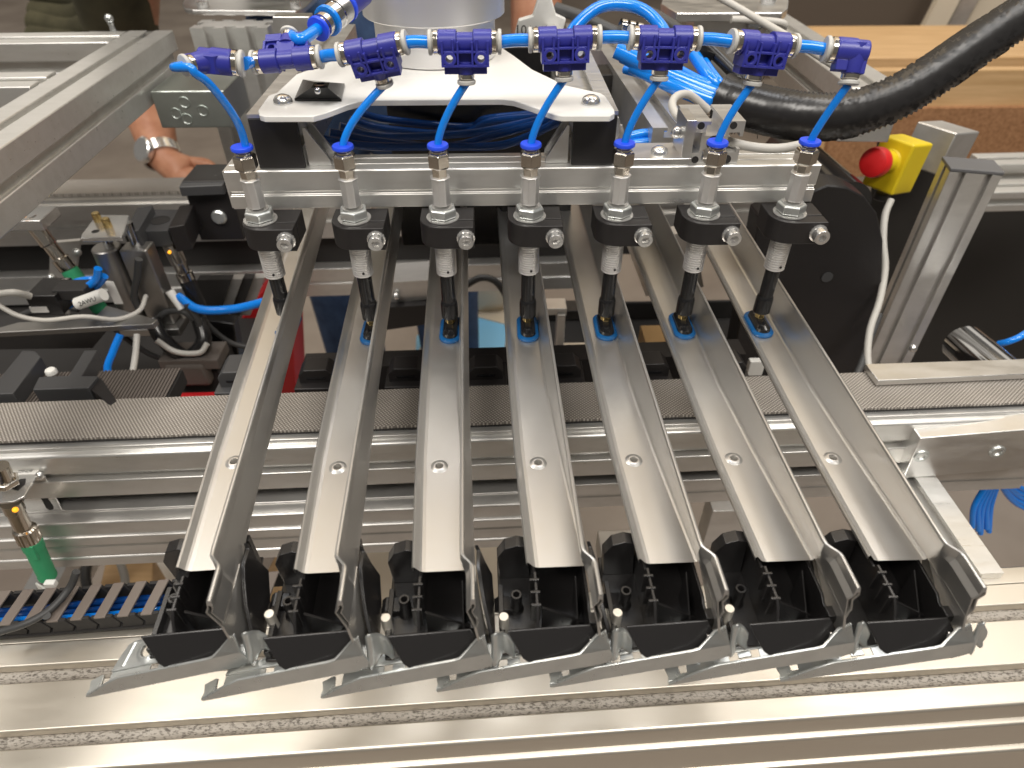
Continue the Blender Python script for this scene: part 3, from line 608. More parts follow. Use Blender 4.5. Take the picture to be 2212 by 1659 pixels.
mcs([(f+34, z), (f-8.4, z), (f-9.2, z-.6), (f-9.2, z-1.6), (f-18, z-2.0), (f-19.2, z-2.6), (f-19.4, z-3.6), (f-19.4, z-15.0), (f-18.6, z-15.6), (f-18.6, z-17.0), (f-20.4, z-17.4), (f-20.8, z-18.4), (f-20.8, z-26), (f-19.8, z-26.6), (f-19.8, z-27.8), (f-20.8, z-28.4), (f-20.8, z-38.5), (f-20, z-39.2), (f-20, z-40.2), (f-21.4, z-40.8), (f-21.6, z-42), (f-21.6, z-50), (f+34, z-50)], 'lower_profile', 'alu_far', smooth=60, x0=-640, x1=30)
mcs([(f+20, z), (f-4.4, z), (f-5.2, z-.6), (f-5.2, z-11.0), (f-4.6, z-11.6), (f-4.6, z-14.0), (f-5.4, z-14.6), (f-5.4, z-26), (f+20, z-26)], 'lower_profile', 'alu_far', smooth=60, x0=31, x1=400)
# ------------------------------------------------------------------ nests on the toothed belt behind it
nb = thing('toothed_belt', 'ribbed brown toothed belt running between the black nests', 'toothed belt', (0, 50, -200))
tb_ = MB(); rows = []
for k in range(112):
    x = -560+k*2.6
    for a_, zz in ((0, -1.2), (1.2, -1.2), (1.3, 0), (2.5, 0)):
        rows.append([MU*(x+a_)+MV*y_+V((0, 0, ZB-9+zz)) for y_ in (36, 74)])
tb_.rings(rows, False, False); tb_.build('ribs', 'rubber_rib', nb, smooth=20)
mcs([(36, ZB-24), (36, ZB-11), (74, ZB-11), (74, ZB-24)], 'belt_bed', 'black_dull', nb, x0=-560, x1=-268)
NG = 'black nest blocks behind the middle belt'
def nest(px, py, wd, lab, h=18.0, dp=16, m='black_anod', zoff=0):
    c = at(px, py, Y=46); c = V((c.x, c.y, ZB-9+zoff)); t = thing('nest_block', lab, 'nest block', c, NG)
    P = [(-wd/2, 0), (wd/2, 0), (wd/2, h-5), (wd/2-4.5, h), (-wd/2+4.5, h), (-wd/2, h-5)]
    MB().prism(P, c+MV*(-dp/2), MU, V((0, 0, 1)), MV*dp).build('block', m, t, bevel=.6)
    MB().span(c+V((-wd/2-3, -dp/2-7, -2)), c+V((wd/2+3, dp/2+6, 6))).build('foot', m, t, bevel=.6)
    MB().span(c+V((-wd/2+6, -dp/2-.8, h*.55)), c+V((wd/2-6, -dp/2+.4, h*.55+1.2))).build('groove', 'black_gloss', t)
nest(690, 815, 26, 'black nest block behind the belt, between the two leftmost rails')
nest(880, 812, 26, 'black nest block behind the belt, just left of the third rail')
nest(1050, 808, 26, 'black nest block behind the belt, right of the third rail')
nest(1215, 815, 26, 'black nest block in shadow, between the middle rail and the next one')
nest(1400, 815, 26, 'black nest block in shadow, right of the fifth rail')
nest(1565, 812, 24, 'black nest block in shadow, left of the rightmost rail')
nest(520, 815, 24, 'grey topped nest block beside the leftmost rail', 20, 22, 'grey_nest')
mcs([(58, ZB-30), (58, ZB-2), (78, ZB-2), (78, ZB-30)], 'nest_carrier', 'black_anod', nb, x0=-170, x1=180)
# big dark nests at far left
g = thing('grey_nest', 'slanted dark grey nest bar at the far left of the ribbed belt', 'nest block', at(40, 830, Z=ZB-6), 'dark grey nests on the ribbed belt at far left')
zg = ZB+4
A_ = [at(x, y_, Z=zg) for x, y_ in ((-30, 852), (28, 850), (88, 770), (76, 758), (48, 757))]
MB().prism([(p.x, p.y) for p in A_], V((0, 0, zg-13)), (1, 0, 0), (0, 1, 0), (0, 0, 13)).build('block', 'grey_nest', g, bevel=.6)
g = thing('grey_nest', 'stepped dark grey nest block right of the slanted one on the ribbed belt', 'nest block', at(160, 830, Z=ZB-6), 'dark grey nests on the ribbed belt at far left')
A_ = [at(x, y_, Z=zg) for x, y_ in ((72, 838), (192, 832), (200, 800), (238, 838), (245, 858), (240, 868))]
A_ = [at(x, y_, Z=zg) for x, y_ in ((70, 842), (190, 838), (212, 812), (176, 812), (210, 756), (182, 757), (148, 811), (84, 814))]
MB().prism([(p.x, p.y) for p in A_], V((0, 0, zg-14)), (1, 0, 0), (0, 1, 0), (0, 0, 14)).build('block', 'grey_nest', g, bevel=.6)
MB().prism([(at(x, y_, Z=zg-2).x, at(x, y_, Z=zg-2).y) for x, y_ in ((192, 838), (216, 812), (250, 862), (236, 872))], V((0, 0, zg-16)), (1, 0, 0), (0, 1, 0), (0, 0, 13)).build('end_piece', 'black_anod', g, bevel=.6)
c = at(112, 806, Z=zg-8); tag(MB().lathe([(0.2, 4), (3.4, 3.6), (4.2, 2.4), (4.2, 0)][::-1], c, seg=18).build('button_screw', 'white_plastic'), 'pale button screw head on the ribbed belt at left', 'screw')
# ------------------------------------------------------------------ right end plates and roller
rp = thing('bearing_plate', 'thick milled aluminium plate with two socket screws at right of the conveyor', 'aluminium plate', at(2080, 960, Y=-30))
Yp = -24.0
q = [at(1951, 1034, Y=Yp), at(2260, 1008, Y=Yp), at(2260, 925, Y=Yp), at(1988, 947, Y=Yp)]
bk = [p+V((0, 27, 0)) for p in q]; tp = [at(1970, 908, Y=Yp+12)]
pm = MB()
zt1 = q[3].z
front = [(q[0].x, q[0].z), (q[1].x, q[1].z), (q[2].x, q[2].z), (q[3].x, q[3].z)]
pm.prism(front, V((0, Yp, 0)), (1, 0, 0), (0, 0, 1), (0, 26, 0)); pm.build('plate', 'alu_raw', rp, bevel=.7)
for px, py in ((1990, 985), (2154, 976)):
    c = at(px, py, Y=Yp-.1); sc_ = MB(); m = 24; rs = []
    for r, y_, hx in ((5.6, .5, 0), (5.6, -.3, 0), (5.2, -.8, 0), (3.1, -.8, 1), (2.9, 1.6, 1), (.1, 1.8, 1)):
        rs.append([c+V((math.cos(2*math.pi*k/m)*r, y_-.2, math.sin(2*math.pi*k/m)*r)) for k in range(m)])
    sc_.rings(rs).build('socket_screw', 'zinc', rp)
cp = thing('cover_plate', 'white reflecting aluminium cover plate behind the belt at right', 'aluminium plate', at(2050, 800, Z=ZB+8))
A_ = [at(x, y_, Z=ZB+6) for x, y_ in ((1897, 822), (2250, 806), (2250, 772), (2190, 776), (1870, 786))]
MB().prism([(p.x, p.y) for p in A_], V((0, 0, ZB+1)), (1, 0, 0), (0, 1, 0), (0, 0, 5)).build('plate', 'alu_raw', cp, bevel=.4)
c = at(2100, 735, Z=ZB+4)
ro = thing('drive_roller', 'shiny steel conveyor roller behind the cover plate at right', 'roller', c)
a_ = at(2055, 708, Y=95)-at(2178, 792, Y=35); p0 = at(2190, 838, Y=40); p1 = at(2080, 742, Y=120)
MB().lathe([(17, -14), (17.6, -13), (17.6, (p1-p0).length-1), (16.6, (p1-p0).length)], p0, p1-p0, 36).build('roller', 'chrome', ro)
MB().lathe([(6, (p1-p0).length), (6, (p1-p0).length+12)], p0, p1-p0, 20).build('shaft', 'steel', ro)
c = at(2205, 742, Y=120)
tubeobj('blue_tube', [c+V((math.cos(a_)*20, 6*math.sin(a_*2), math.sin(a_)*13)) for a_ in [math.pi*1.0-k*math.pi*1.25/8 for k in range(9)]], 3.0, 'tube_blue', 'blue tube loop behind the steel roller at the right edge', 'air tube')
# beam below the plate at right and the blue tube bundle
rb = thing('lower_beam', 'aluminium beam running back under the screwed plate at lower right', 'aluminium beam', at(2060, 1130, Z=-262))
p0 = at(2105, 1240, Z=-245); p1 = at(1985, 1060, Z=-245)
beam(MB(), p0, p1+(p1-p0)*1.2, section(40, 40, top=(0,), rig=(0,), lef=(0,)), anchor=(0, 20)).build('profile', 'alu', rb)
BT = 'blue tubes bundled at lower right'
for k in range(5):
    tubeobj('blue_tube', [at(2148+k*2, 1000, Y=30), at(2128+k*6, 1050, Y=26+k), at(2104+k*9, 1095, Y=20+k*2), at(2100+k*9+(k % 2)*4, 1138+(k*7) % 18, Y=18+k*2)], 2.5, 'tube_blue',
            'blue air tube under the screwed plate, %s of five hanging ends' % ('leftmost', 'second', 'middle', 'fourth', 'rightmost')[k], 'air tube', BT)
for k in range(5):
    tubeobj('blue_tube', [at(2152+k*4, 1000, Y=34), at(2160+k*3, 1040-k*2, Y=36), at(2182+k*2, 1076-k*8+(k % 2)*3, Y=38), at(2215, 1098-k*10, Y=40), at(2270, 1112-k*12, Y=44)], 2.5, 'tube_blue',
            'blue air tube arching right under the screwed plate, %s arc' % ('lowest', 'second lowest', 'middle', 'second highest', 'highest')[k], 'air tube', BT)
# ------------------------------------------------------------------ left sensor on its slotted bracket
sb = thing('sensor_bracket', 'slotted steel angle bracket with a 22IND9 tag at the lower left edge', 'bracket', at(60, 1050, Y=-40))
Ys = -34.0
zs = at(60, 1050, Y=Ys-10).z
A_ = [at(x, y_, Z=zs) for x, y_ in ((-60, 1065), (-20, 1088), (30, 1083), (52, 1072), (84, 1018), (76, 1010), (24, 1012), (-60, 1020))]
MB().prism([(p.x, p.y) for p in A_], V((0, 0, zs-1.6)), (1, 0, 0), (0, 1, 0), (0, 0, 1.6)).build('top_flange', 'steel', sb, bevel=.3)
yq = (A_[4].y+A_[5].y)/2
A_ = [at(x, y_, Y=yq) for x, y_ in ((82, 1019), (92, 1022), (134, 1102), (133, 1108), (126, 1112), (48, 1113), (52, 1075))]
A2 = [(p.x, p.z) for p in A_]; MB().prism(A2, V((0, yq, 0)), (1, 0, 0), (0, 0, 1), (0, 1.6, 0)).build('side_flange', 'steel', sb, bevel=.3)
A_ = [at(x, y_, Y=yq-.4) for x, y_ in ((88, 1076), (98, 1072), (114, 1094), (115, 1100), (108, 1102), (100, 1098))]
MB().prism([(p.x, p.z) for p in A_], V((0, yq-.4, 0)), (1, 0, 0), (0, 0, 1), (0, .5, 0)).build('slot_opening', 'black_dull', sb)
A_ = [at(x, y_, Z=zs+.15) for x, y_ in ((24, 1055), (44, 1035), (56, 1034), (54, 1046), (38, 1060))]
MB().prism([(p.x, p.y) for p in A_], V((0, 0, zs+.05)), (1, 0, 0), (0, 1, 0), (0, 0, .3)).build('slot_opening', 'black_dull', sb)
A_ = [at(x, y_, Z=zs+.3) for x, y_ in ((14, 1026), (78, 1025), (84, 1016), (80, 1012), (24, 1012))]
tg = MB().prism([(p.x, p.y) for p in A_], V((0, 0, zs+.1)), (1, 0, 0), (0, 1, 0), (0, 0, .5)).build('tag', 'label_white', sb)
text('-22IND9', 3.0, at(52, 1018.5, Z=zs+.8), at(60, 1019, Z=zs)-at(40, 1019.6, Z=zs), MV, 'ink', tg)
c = at(86, 1027, Y=yq-4); MB().ball(c, 3.0).build('cap_screw', 'steel', sb)
ps = thing('proximity_sensor', 'nickel proximity sensor with orange light and green plug at the lower left edge', 'sensor', at(50, 1120, Y=-52))
Yq = -46
a0, a1, a2, a3, a4 = at(6, 1030, Y=Yq), at(24, 1085, Y=Yq-3), at(52, 1140, Y=Yq-5), at(66, 1166, Y=Yq-6), at(100, 1245, Y=Yq-9)
d0 = (a4-a1).normalized()
MB().lathe([(6.2, -9), (6.2, 4)], a0, d0, 22).build('thread', 'nickel', ps)
MB().lathe([(7.6, 0), (8.6, .6), (8.6, 4), (7.6, 4.6)], a0+d0*2, d0, 6).build('hex_nut', 'nickel', ps, bevel=.3, smooth=25)
L1 = (a2-a1).length; MB().lathe([(6.4, 0), (6.4, 8), (5.6, 9), (5.6, L1+1)], a1, d0, 24).build('housing', 'nickel', ps)
cr = MB(); n = 40; L2 = (a3-a2).length; a_, e1, e2 = frame(d0)
cr.rings([[a2+d0*h+(e1*math.cos(2*math.pi*k/n)+e2*math.sin(2*math.pi*k/n))*(r-(.45 if k % 2 and r > 7 else 0)) for k in range(n)] for r, h in ((5.6, 0), (7.4, .8), (7.6, 1.4), (7.6, L2), (6.8, L2+.6))]).build('knurled_ring', 'nickel', ps, smooth=20)
L3 = (a4-a3).length; gp = MB().lathe([(6.2, 0), (7.0, .6), (7.0, 8), (6.4, 8.6), (6.1, L3-3), (6.4, L3-2.4), (6.2, L3), (3, L3+.5)], a3, d0, 20).build('green_plug', 'green', ps)
MB().box(a3+d0*8+V((2.6, -5.2, 1.2)), (4.4, 3, 14), Matrix((d0.cross(V((0, 1, 0))).normalized(), V((0, 1, 0)), d0)).transposed()).build('latch', 'green', gp, bevel=.4)
MB().ball(at(58*.45+.5+33*.0+0, 0, Y=Yq) if False else at(33, 1101, Y=Yq-9.3), 1.9).build('indicator_light', 'orange_led', ps)
tubeobj('sensor_cable', [a4, a4+d0*10, at(112, 1290, Y=-62), at(100, 1330, Z=-230)], 2.3, 'cable_dark', 'black sensor cable leaving the green plug toward the cable chain', 'cable')
tie = thing('cable_tie', 'white cable tie around the black sensor cable below the green plug', 'cable tie', at(102, 1262, Y=-62))
MB().box(at(110, 1261, Y=-66), (7.5, 4.5, 5.0)).build('tie_head', 'white_plastic', tie, bevel=.6)
MB().prism([(0, 0), (8, 4), (12, 10), (9, 12), (4, 6)], at(76, 1290, Y=-64), (1, 0, 0), (0, 0, 1), (0, 1.6, 0)).build('strap', 'white_plastic', tie)
MB().prism([(0, 0), (6, -2), (2, 6), (1, 8)], at(84, 1275, Y=-67), (1, 0, 0), (0, 0, 1), (0, 1.4, 0)).build('strap_end', 'white_plastic', tie)
# ================================================================== rear conveyor
rc = thing('rear_conveyor', 'second belt conveyor with aluminium side profile far behind the gripper bar', 'conveyor', (0, 400, -190))
f = 388.0
def rcs(sec, name, m, x0=-640, x1=330, par=rc, **k): return along(MB(), sec, x0, x1, 0, 0, MU, MV).build(name, m, par, **k)
rcs([(f+4, ZB-4), (f+4, ZB), (f+44, ZB), (f+44, ZB-4)], 'belt', 'belt_mesh', x1=280)
rcs([(f+44, ZB-4.4), (f-3, ZB-4.4), (f-3.4, ZB-8), (f-7, ZB-8.2), (f-8.6, ZB-9.6), (f-8.6, ZB-27), (f-3, ZB-27.4), (f-3, ZB-37), (f-8.6, ZB-37.4), (f-8.6, ZB-57), (f+44, ZB-57)], 'side_profile', 'alu_far', smooth=60)
rcs([(f+40, ZB-57.5), (f+3, ZB-57.5), (f+3, ZB-96), (f+40, ZB-96)], 'belt_return', 'black_dull')
rcs([(f+40, ZB-96), (f-12, ZB-96), (f-13, ZB-97), (f-13, ZB-113), (f-12, ZB-114), (f-12, ZB-116), (f-14, ZB-117), (f-14, ZB-134), (f+40, ZB-134)], 'lower_profile', 'alu_far', smooth=60, x1=100)
# frame pieces between the conveyors, seen in the gaps between the rails
fr = thing('machine_crossbar', 'grey steel crossbar with a button screw, seen between the second and third rails', 'crossbar', at(860, 650, Y=250))
MB().prism([(at(x, y_, Y=250).x, at(x, y_, Y=250).z) for x, y_ in ((770, 615), (1010, 600), (1010, 640), (770, 660))], V((0, 250, 0)), (1, 0, 0), (0, 0, 1), (0, 40, 0)).build('bar', 'alu_far', fr)
MB().ball(at(856, 640, Y=246), 4.2).build('button_screw', 'steel', fr)
MB().prism([(at(x, y_, Y=240).x, at(x, y_, Y=240).z) for x, y_ in ((770, 668), (1000, 655), (1000, 690), (770, 722))], V((0, 240, 0)), (1, 0, 0), (0, 0, 1), (0, 30, 0)).build('dark_bar', 'black_anod', fr)
# ================================================================== robot flange and top plate
zp = at(945, 250, Y=16).z
ZP0 = 11.5
tpz = ZP0+3.2
tp = thing('adapter_plate', 'white painted steel adapter plate with two lobes under the robot flange', 'steel plate', (-50, 60, ZP0))
pp = [(557, 238), (560, 248), (570, 251), (676, 251), (705, 243), (750, 226), (780, 218), (800, 216), (1085, 214), (1110, 217), (1140, 227), (1195, 246), (1215, 250), (1318, 250), (1328, 244), (1327, 236), (1308, 207), (1298, 201), (1222, 184), (1150, 150), (1110, 120), (1080, 100), (760, 100), (700, 140), (640, 160), (598, 200), (580, 206)]
A_ = [at(x, y_, Z=tpz) for x, y_ in pp]
MB().prism([(p.x, p.y) for p in A_], V((0, 0, ZP0)), (1, 0, 0), (0, 1, 0), (0, 0, 3.2)).build('plate', 'white_paint', tp, bevel=.5)
for px, py in ((612, 222), (1276, 223)):
    c = at(px, py, Z=tpz); MB().lathe([(5.2, 0), (5.2, .8), (4.9, 2.0), (3.9, 3.4), (2.2, 4.2), (.4, 4.4)], c, seg=24).build('button_screw', 'steel', tp)
cm = thing('cable_tie_mount', 'black square cable tie mount stuck on the left of the white plate', 'cable mount', at(690, 205, Z=tpz))
A_ = [at(x, y_, Z=tpz) for x, y_ in ((637, 218), (738, 219), (745, 185), (655, 176))]
Tp = [at(x, y_, Z=tpz+9) for x, y_ in ((672, 190), (708, 190), (712, 178), (680, 177))]
m_ = MB().rings([A_, [p+V((0, 0, 1.2)) for p in A_], Tp, [p+V((0, 0, -.01)) for p in Tp]]); m_.build('base', 'black_gloss', cm, bevel=.3)
MB().lathe([(3.6, 0), (3.8, .6), (2.4, .8), (2.2, -1)], (Tp[0]+Tp[2])*.5, seg=18).build('screw_cup', 'black_gloss', cm)
MB().ball(at(686, 196, Z=tpz+8.4), 1.8).build('screw', 'chrome', cm)
rf = thing('robot_flange', 'brushed silver cylindrical robot flange standing on the white adapter plate', 'robot flange', at(945, 140, Z=tpz))
c = at(944, 118, Z=tpz)
scale = (at(1070, 118, Z=tpz)-c).length
MB().lathe([(scale*.96, 0), (scale, .8), (scale, 24), (scale*.98, 24.5)], c, seg=64).build('lower_ring', 'alu_turned', rf)
r2 = scale*1.16
MB().lathe([(r2*.98, 24.5), (r2, 25.2), (r2, 58), (r2*.99, 58.4)], c, seg=64).build('upper_ring', 'alu_turned', rf)
MB().lathe([(r2*.97, 58.4), (r2*.97, 61), (r2*1.0, 61.4), (r2, 130)], c, seg=64).build('wrist', 'alu_turned', rf)
# two square profiles with black caps under the plate
for px, lab in (((558, 664), 'square aluminium profile with black end cap under the left lobe of the plate'), ((1230, 1326), 'square aluminium profile with black end cap under the right lobe of the plate')):
    pm_ = thing('mounting_profile', lab, 'aluminium profile', at((px[0]+px[1])/2, 310, Y=17), 'capped square profiles under the white plate')
    a0 = at(px[0]+2, 363, Y=17.2); a1 = at(px[1]-2, 363, Y=17.2); xm = (a0.x+a1.x)/2; wv = a1.x-a0.x; zb_ = zt+.1; zh = ZP0-.3-zb_
    beam(MB(), (xm, 19.4, zb_+zh/2), (xm, 230, zb_+zh/2), section(wv, zh, top=(0,), lef=(0,), rig=(0,), o=6, d=5)).build('profile', 'alu', pm_)
    MB().span((xm-wv/2+.2, 16.9, zb_), (xm+wv/2-.2, 19.3, zb_+zh-2.0)).build('end_cap', 'black_cap', pm_, bevel=.7)
    MB().span((xm-wv/2, 17.6, zb_+zh-1.9), (xm-3.4, 19.39, zb_+zh)).build('profile_lip', 'alu', pm_); MB().span((xm+3.4, 17.6, zb_+zh-1.9), (xm+wv/2, 19.39, zb_+zh)).build('profile_lip', 'alu', pm_)
# gusset angles beside the caps
for xs, s, lab in ((668, 1, 'triangular aluminium gusset right of the left black end cap'), (1226, -1, 'triangular aluminium gusset left of the right black end cap'), (1330, 1, 'small aluminium gusset right of the right black end cap')):
    a0 = at(xs, 361, Y=19.5); t = thing('gusset', lab, 'gusset', a0, 'triangular gussets beside the black end caps')
    wv = 12.5 if xs != 1330 else 8
    for yy in (20.0, 33.0):
        MB().prism([(0, 0), (s*wv, 0), (s*wv, 3), (s*1.5, 21), (0, 21)], V((a0.x, yy, zt+.2)), (1, 0, 0), (0, 0, 1), (0, 2.0, 0)).build('web', 'alu_raw', t, bevel=.2)
    MB().span((min(a0.x, a0.x+s*wv), 22.05, zt+.25), (max(a0.x, a0.x+s*wv), 32.95, zt+2)).build('base', 'alu_raw', t)
    MB().ball(V((a0.x+s*wv*.55, 27, zt+3)), 3.2).build('button_screw', 'steel', t)
# coiled dark tubes behind the bar, under the plate
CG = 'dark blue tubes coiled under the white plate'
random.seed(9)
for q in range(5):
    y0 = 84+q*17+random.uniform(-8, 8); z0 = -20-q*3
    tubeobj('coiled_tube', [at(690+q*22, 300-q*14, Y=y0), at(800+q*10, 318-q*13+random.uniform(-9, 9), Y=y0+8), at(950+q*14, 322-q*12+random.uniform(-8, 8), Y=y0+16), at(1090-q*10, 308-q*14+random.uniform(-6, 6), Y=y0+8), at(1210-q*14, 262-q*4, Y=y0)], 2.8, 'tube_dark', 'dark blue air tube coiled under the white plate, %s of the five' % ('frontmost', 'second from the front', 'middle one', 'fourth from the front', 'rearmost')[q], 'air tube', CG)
vb = thing('valve_block', 'black valve block in the shade under the white plate', 'valve block', (-20, 190, -30))
MB().span((-100, 170, -150), (45, 210, 8)).build('body', 'black_plastic', vb, bevel=1)
MB().span((-85, 160, -20), (-60, 170, 0)).build('cover', 'black_dull', vb, bevel=1)
for q in range(3):
    MB().cyl((-30+q*22, 169, -14), (-30+q*22, 158, -14), 5).build('port', 'chrome', vb)
ab = thing('angle_bracket', 'aluminium angle bracket with button screw on the bar right of the end caps', 'bracket', at(1430, 330, Y=30))
a0 = at(1368, 343, Y=15.5); a1 = at(1470, 343, Y=15.5)
MB().span((a0.x, 15, zt+.1), (a1.x+6, 40, zt+4.0)).build('base', 'alu_raw', ab, bevel=.4)
MB().span((a1.x+.1, 15.3, zt+4.1), (a1.x+5.8, 36, zt+25)).build('upright', 'alu_raw', ab, bevel=.4)
c = at(1424, 330, Z=zt+4); MB().lathe([(5, 0), (5, .8), (4.4, 2.4), (2.5, 3.6), (.3, 3.8)], c, seg=20).build('button_screw', 'steel', ab)
MB().ball(at(1462, 286, Y=26), 3.4).build('side_screw', 'steel', ab)
sp_ = thing('slotted_profile', 'short aluminium profile stub showing its slotted end, right of the end caps', 'aluminium profile', at(1540, 300, Y=18))
a0 = at(1476, 350, Y=17); a1 = at(1592, 350, Y=17); xm = (a0.x+a1.x)/2; wv = a1.x-a0.x; zh = at(1540, 262, Y=17).z-zt-.2
pr = MB(); beam(pr, (xm, 17, zt+.15+zh/2), (xm, 46, zt+.15+zh/2), section(wv, zh, top=(0,), lef=(0,), rig=(0,), bot=(0,), o=7, d=8)); pr.build('profile', 'alu', sp_)
for dx, dz, r in ((0, 0, 4.2), (-9, -9.5, 2.0), (9, -9.5, 2.6), (-9, 9.5, 2.0), (9, 9.5, 2.0)):
    MB().lathe([(r, 0), (r, .3)], (xm+dx, 16.95, zt+.15+zh/2+dz), (0, -1, 0), seg=18).build('bore', 'black_dull', sp_)
# black braided cable sleeve
hp_ = [at(1560, 215, D=452), at(1600, 226, D=446), at(1660, 240, D=440), at(1740, 252, D=438), at(1830, 248, D=442), at(1930, 214, D=450), at(2020, 160, D=458), at(2110, 98, D=466), at(2200, 40, D=474), at(2300, -25, D=482)]
path = bez(hp_, 162); n = len(path); sl = MB(); seg = 44; rs = []; e = None
for i, p in enumerate(path):
    t_ = (path[min(i+1, n-1)]-path[max(i-1, 0)]).normalized()
    if e is None: _, e, _2 = frame(t_)
    e = (e-t_*e.dot(t_)).normalized(); b2 = t_.cross(e); R = 14.6*(1.0 if i > 10 else 1.0+.12*(1-i/10))
    row = []
    for k in range(seg):
        a = 2*math.pi*k/seg; rib = .75*((-1)**(k+i))+random.uniform(-.15, .15)
        row.append(p+e*((R+rib)*math.cos(a))+b2*((R+rib)*math.sin(a)))
    rs.append(row)
sl.rings(rs, True, False)
hs = thing('braided_sleeve', 'thick black braided cable sleeve curving up to the upper right corner', 'cable sleeve', hp_[3])
sl.build('sleeve', 'black_braid', hs, smooth=20, wn=False)
fz = MB(); random.seed(3)
for q in range(90):
    i = random.randint(0, 24); p = path[i]; a = random.uniform(0, 2*math.pi); d = V((math.cos(a), math.sin(a)*.4, math.sin(a)))
    p0 = p+d*14.4; p1 = p0+d*random.uniform(1.5, 5)+V((random.uniform(-3, 1), 0, random.uniform(-2, 2)))
    fz.tube([p0, (p0+p1)*.5+V((.6, 0, .4)), p1], .22, 4)
o_ = fz.build('frayed_threads', 'black_gloss', hs); o_['kind'] = 'stuff'
# blue tube bundle entering the sleeve
random.seed(5)
src = [(1330, 108), (1345, 118), (1365, 140), (1400, 155), (1395, 128), (1500, 120), (1520, 130), (1450, 140), (1350, 150)]
for q, (x, y_) in enumerate(src):
    a = 2*math.pi*q/len(src); dx, dy = math.cos(a)*17, math.sin(a)*19
    pts = [at(x, y_, D=445+q*3), at(x+(1590+dx-x)*.42, y_+(222+dy-y_)*.42+6, D=446), at(x+(1590+dx-x)*.8, y_+(222+dy-y_)*.8+3, D=447), at(1590+dx, 222+dy, D=446+math.sin(a)*5), at(1680+dx, 238+dy, D=442)]
    tubeobj('bundle_tube', pts, 5.2 if q < 3 else 4.2 if q < 6 else 3.0, 'tube_blue', '%s blue air tube entering the braided sleeve, %s in its mouth' % ('thick' if q < 3 else 'medium' if q < 6 else 'thin', ('rightmost', 'lower right', 'lowest', 'lower left', 'leftmost low', 'leftmost high', 'upper left', 'topmost', 'upper right')[q]), 'air tube', 'blue tubes entering the braided sleeve')
tubeobj('arched_tube', [at(1220, 95, D=470), at(1245, 55, D=470), at(1290, 18, D=472), at(1340, 10, D=474), at(1390, 22, D=474), at(1430, 60, D=470), at(1445, 100, D=462)], 4.2, 'tube_blue', 'thick blue tube arching above the tees right of the robot flange', 'air tube')
tubeobj('lower_tube', [at(1340, 300, D=420), at(1400, 288, D=422), at(1470, 300, D=424)], 3.0, 'tube_blue', 'upper of two blue tubes lying behind the angle bracket', 'air tube')
tubeobj('lower_tube', [at(1340, 315, D=420), at(1410, 306, D=422), at(1480, 310, D=424)], 3.0, 'tube_blue', 'lower of two blue tubes lying behind the angle bracket', 'air tube')
# grey cables
tubeobj('grey_cable', [at(1530, 238, D=440), at(1490, 205, D=432), at(1462, 208, D=425), at(1452, 228, D=418), at(1470, 258, D=405), at(1530, 290, D=388), at(1610, 315, D=376), at(1680, 321, D=372), at(1735, 312, D=372)], 2.6, 'cable_grey', 'light grey cable looping in front of the slotted profile stub', 'cable')
tubeobj('grey_cable', [at(1520, -25, D=520), at(1600, 20, D=505), at(1660, 55, D=490), at(1720, 90, D=470), at(1800, 140, D=455)], 2.6, 'cable_grey', 'light grey cable slanting down behind the rightmost tee', 'cable')
tubeobj('grey_cable', [at(1580, 42, D=540), at(1640, 44, D=540), at(1690, 50, D=540), at(1692, 62, D=545), at(1672, 78, D=550)], 2.8, 'cable_grey', 'grey cable loop below the upper right plate', 'cable')
tubeobj('dark_cable', [at(1200, 18, D=520), at(1260, 38, D=515), at(1330, 70, D=510), at(1400, 95, D=505), at(1460, 140, D=480)], 4.6, 'cable_dark', 'black corrugated cable behind the arched blue tube', 'cable')
tubeobj('dark_cable', [at(1290, 5, D=560), at(1380, 20, D=555), at(1450, 55, D=545), at(1510, 110, D=520), at(1570, 190, D=470)], 5.0, 'cable_dark', 'thick black cable running down into the braided sleeve', 'cable')
bc = thing('cable_bushing', 'chrome cable gland behind the arched blue tube', 'cable gland', at(1370, 38, D=500))
for q in range(3):
    c = at(1338+q*17, 58+q*4, D=500); MB().lathe([(4.5, 0), (6, .6), (6, 4.4), (4.8, 5)], c, at(1400, 70, D=505)-at(1338, 58, D=500), 18).build('ring', 'chrome', bc)
ct = thing('cable_clip_mount', 'small black cable clip left of the black cable, right of the tees', 'cable clip', at(1530, 112, D=460))
MB().prism([(0, 0), (9, 1), (12, 7), (6, 9), (3, 14), (0, 13)], at(1505, 140, D=462), (1, 0, 0), (0, 0, 1), (0, 5, 0)).build('clip', 'black_gloss', ct, bevel=.4)
tubeobj('dark_cable', [at(1528, 100, D=465), at(1560, 130, D=460), at(1610, 180, D=450)], 4.4, 'black_plastic', 'short black ribbed cable piece above the bundle end', 'cable')
wt = thing('cable_marker', 'white cable marker clip with the code 11W01 right of the robot flange', 'cable marker', at(1140, 40, D=520))
MB().prism([(0, 0), (38, 3), (40, 12), (32, 15), (28, 26), (18, 26), (14, 14), (3, 11)], at(1112, 78, D=522), (1, 0, 0), (0, 0, 1), (0, 8, 0)).build('clip', 'white_plastic', wt, bevel=1.0)
text('11W01', 9.5, at(1152, 66, D=515)+V((0, 2, 0)), (-1, 0, .06), (0, 0, -1), 'ink', wt)
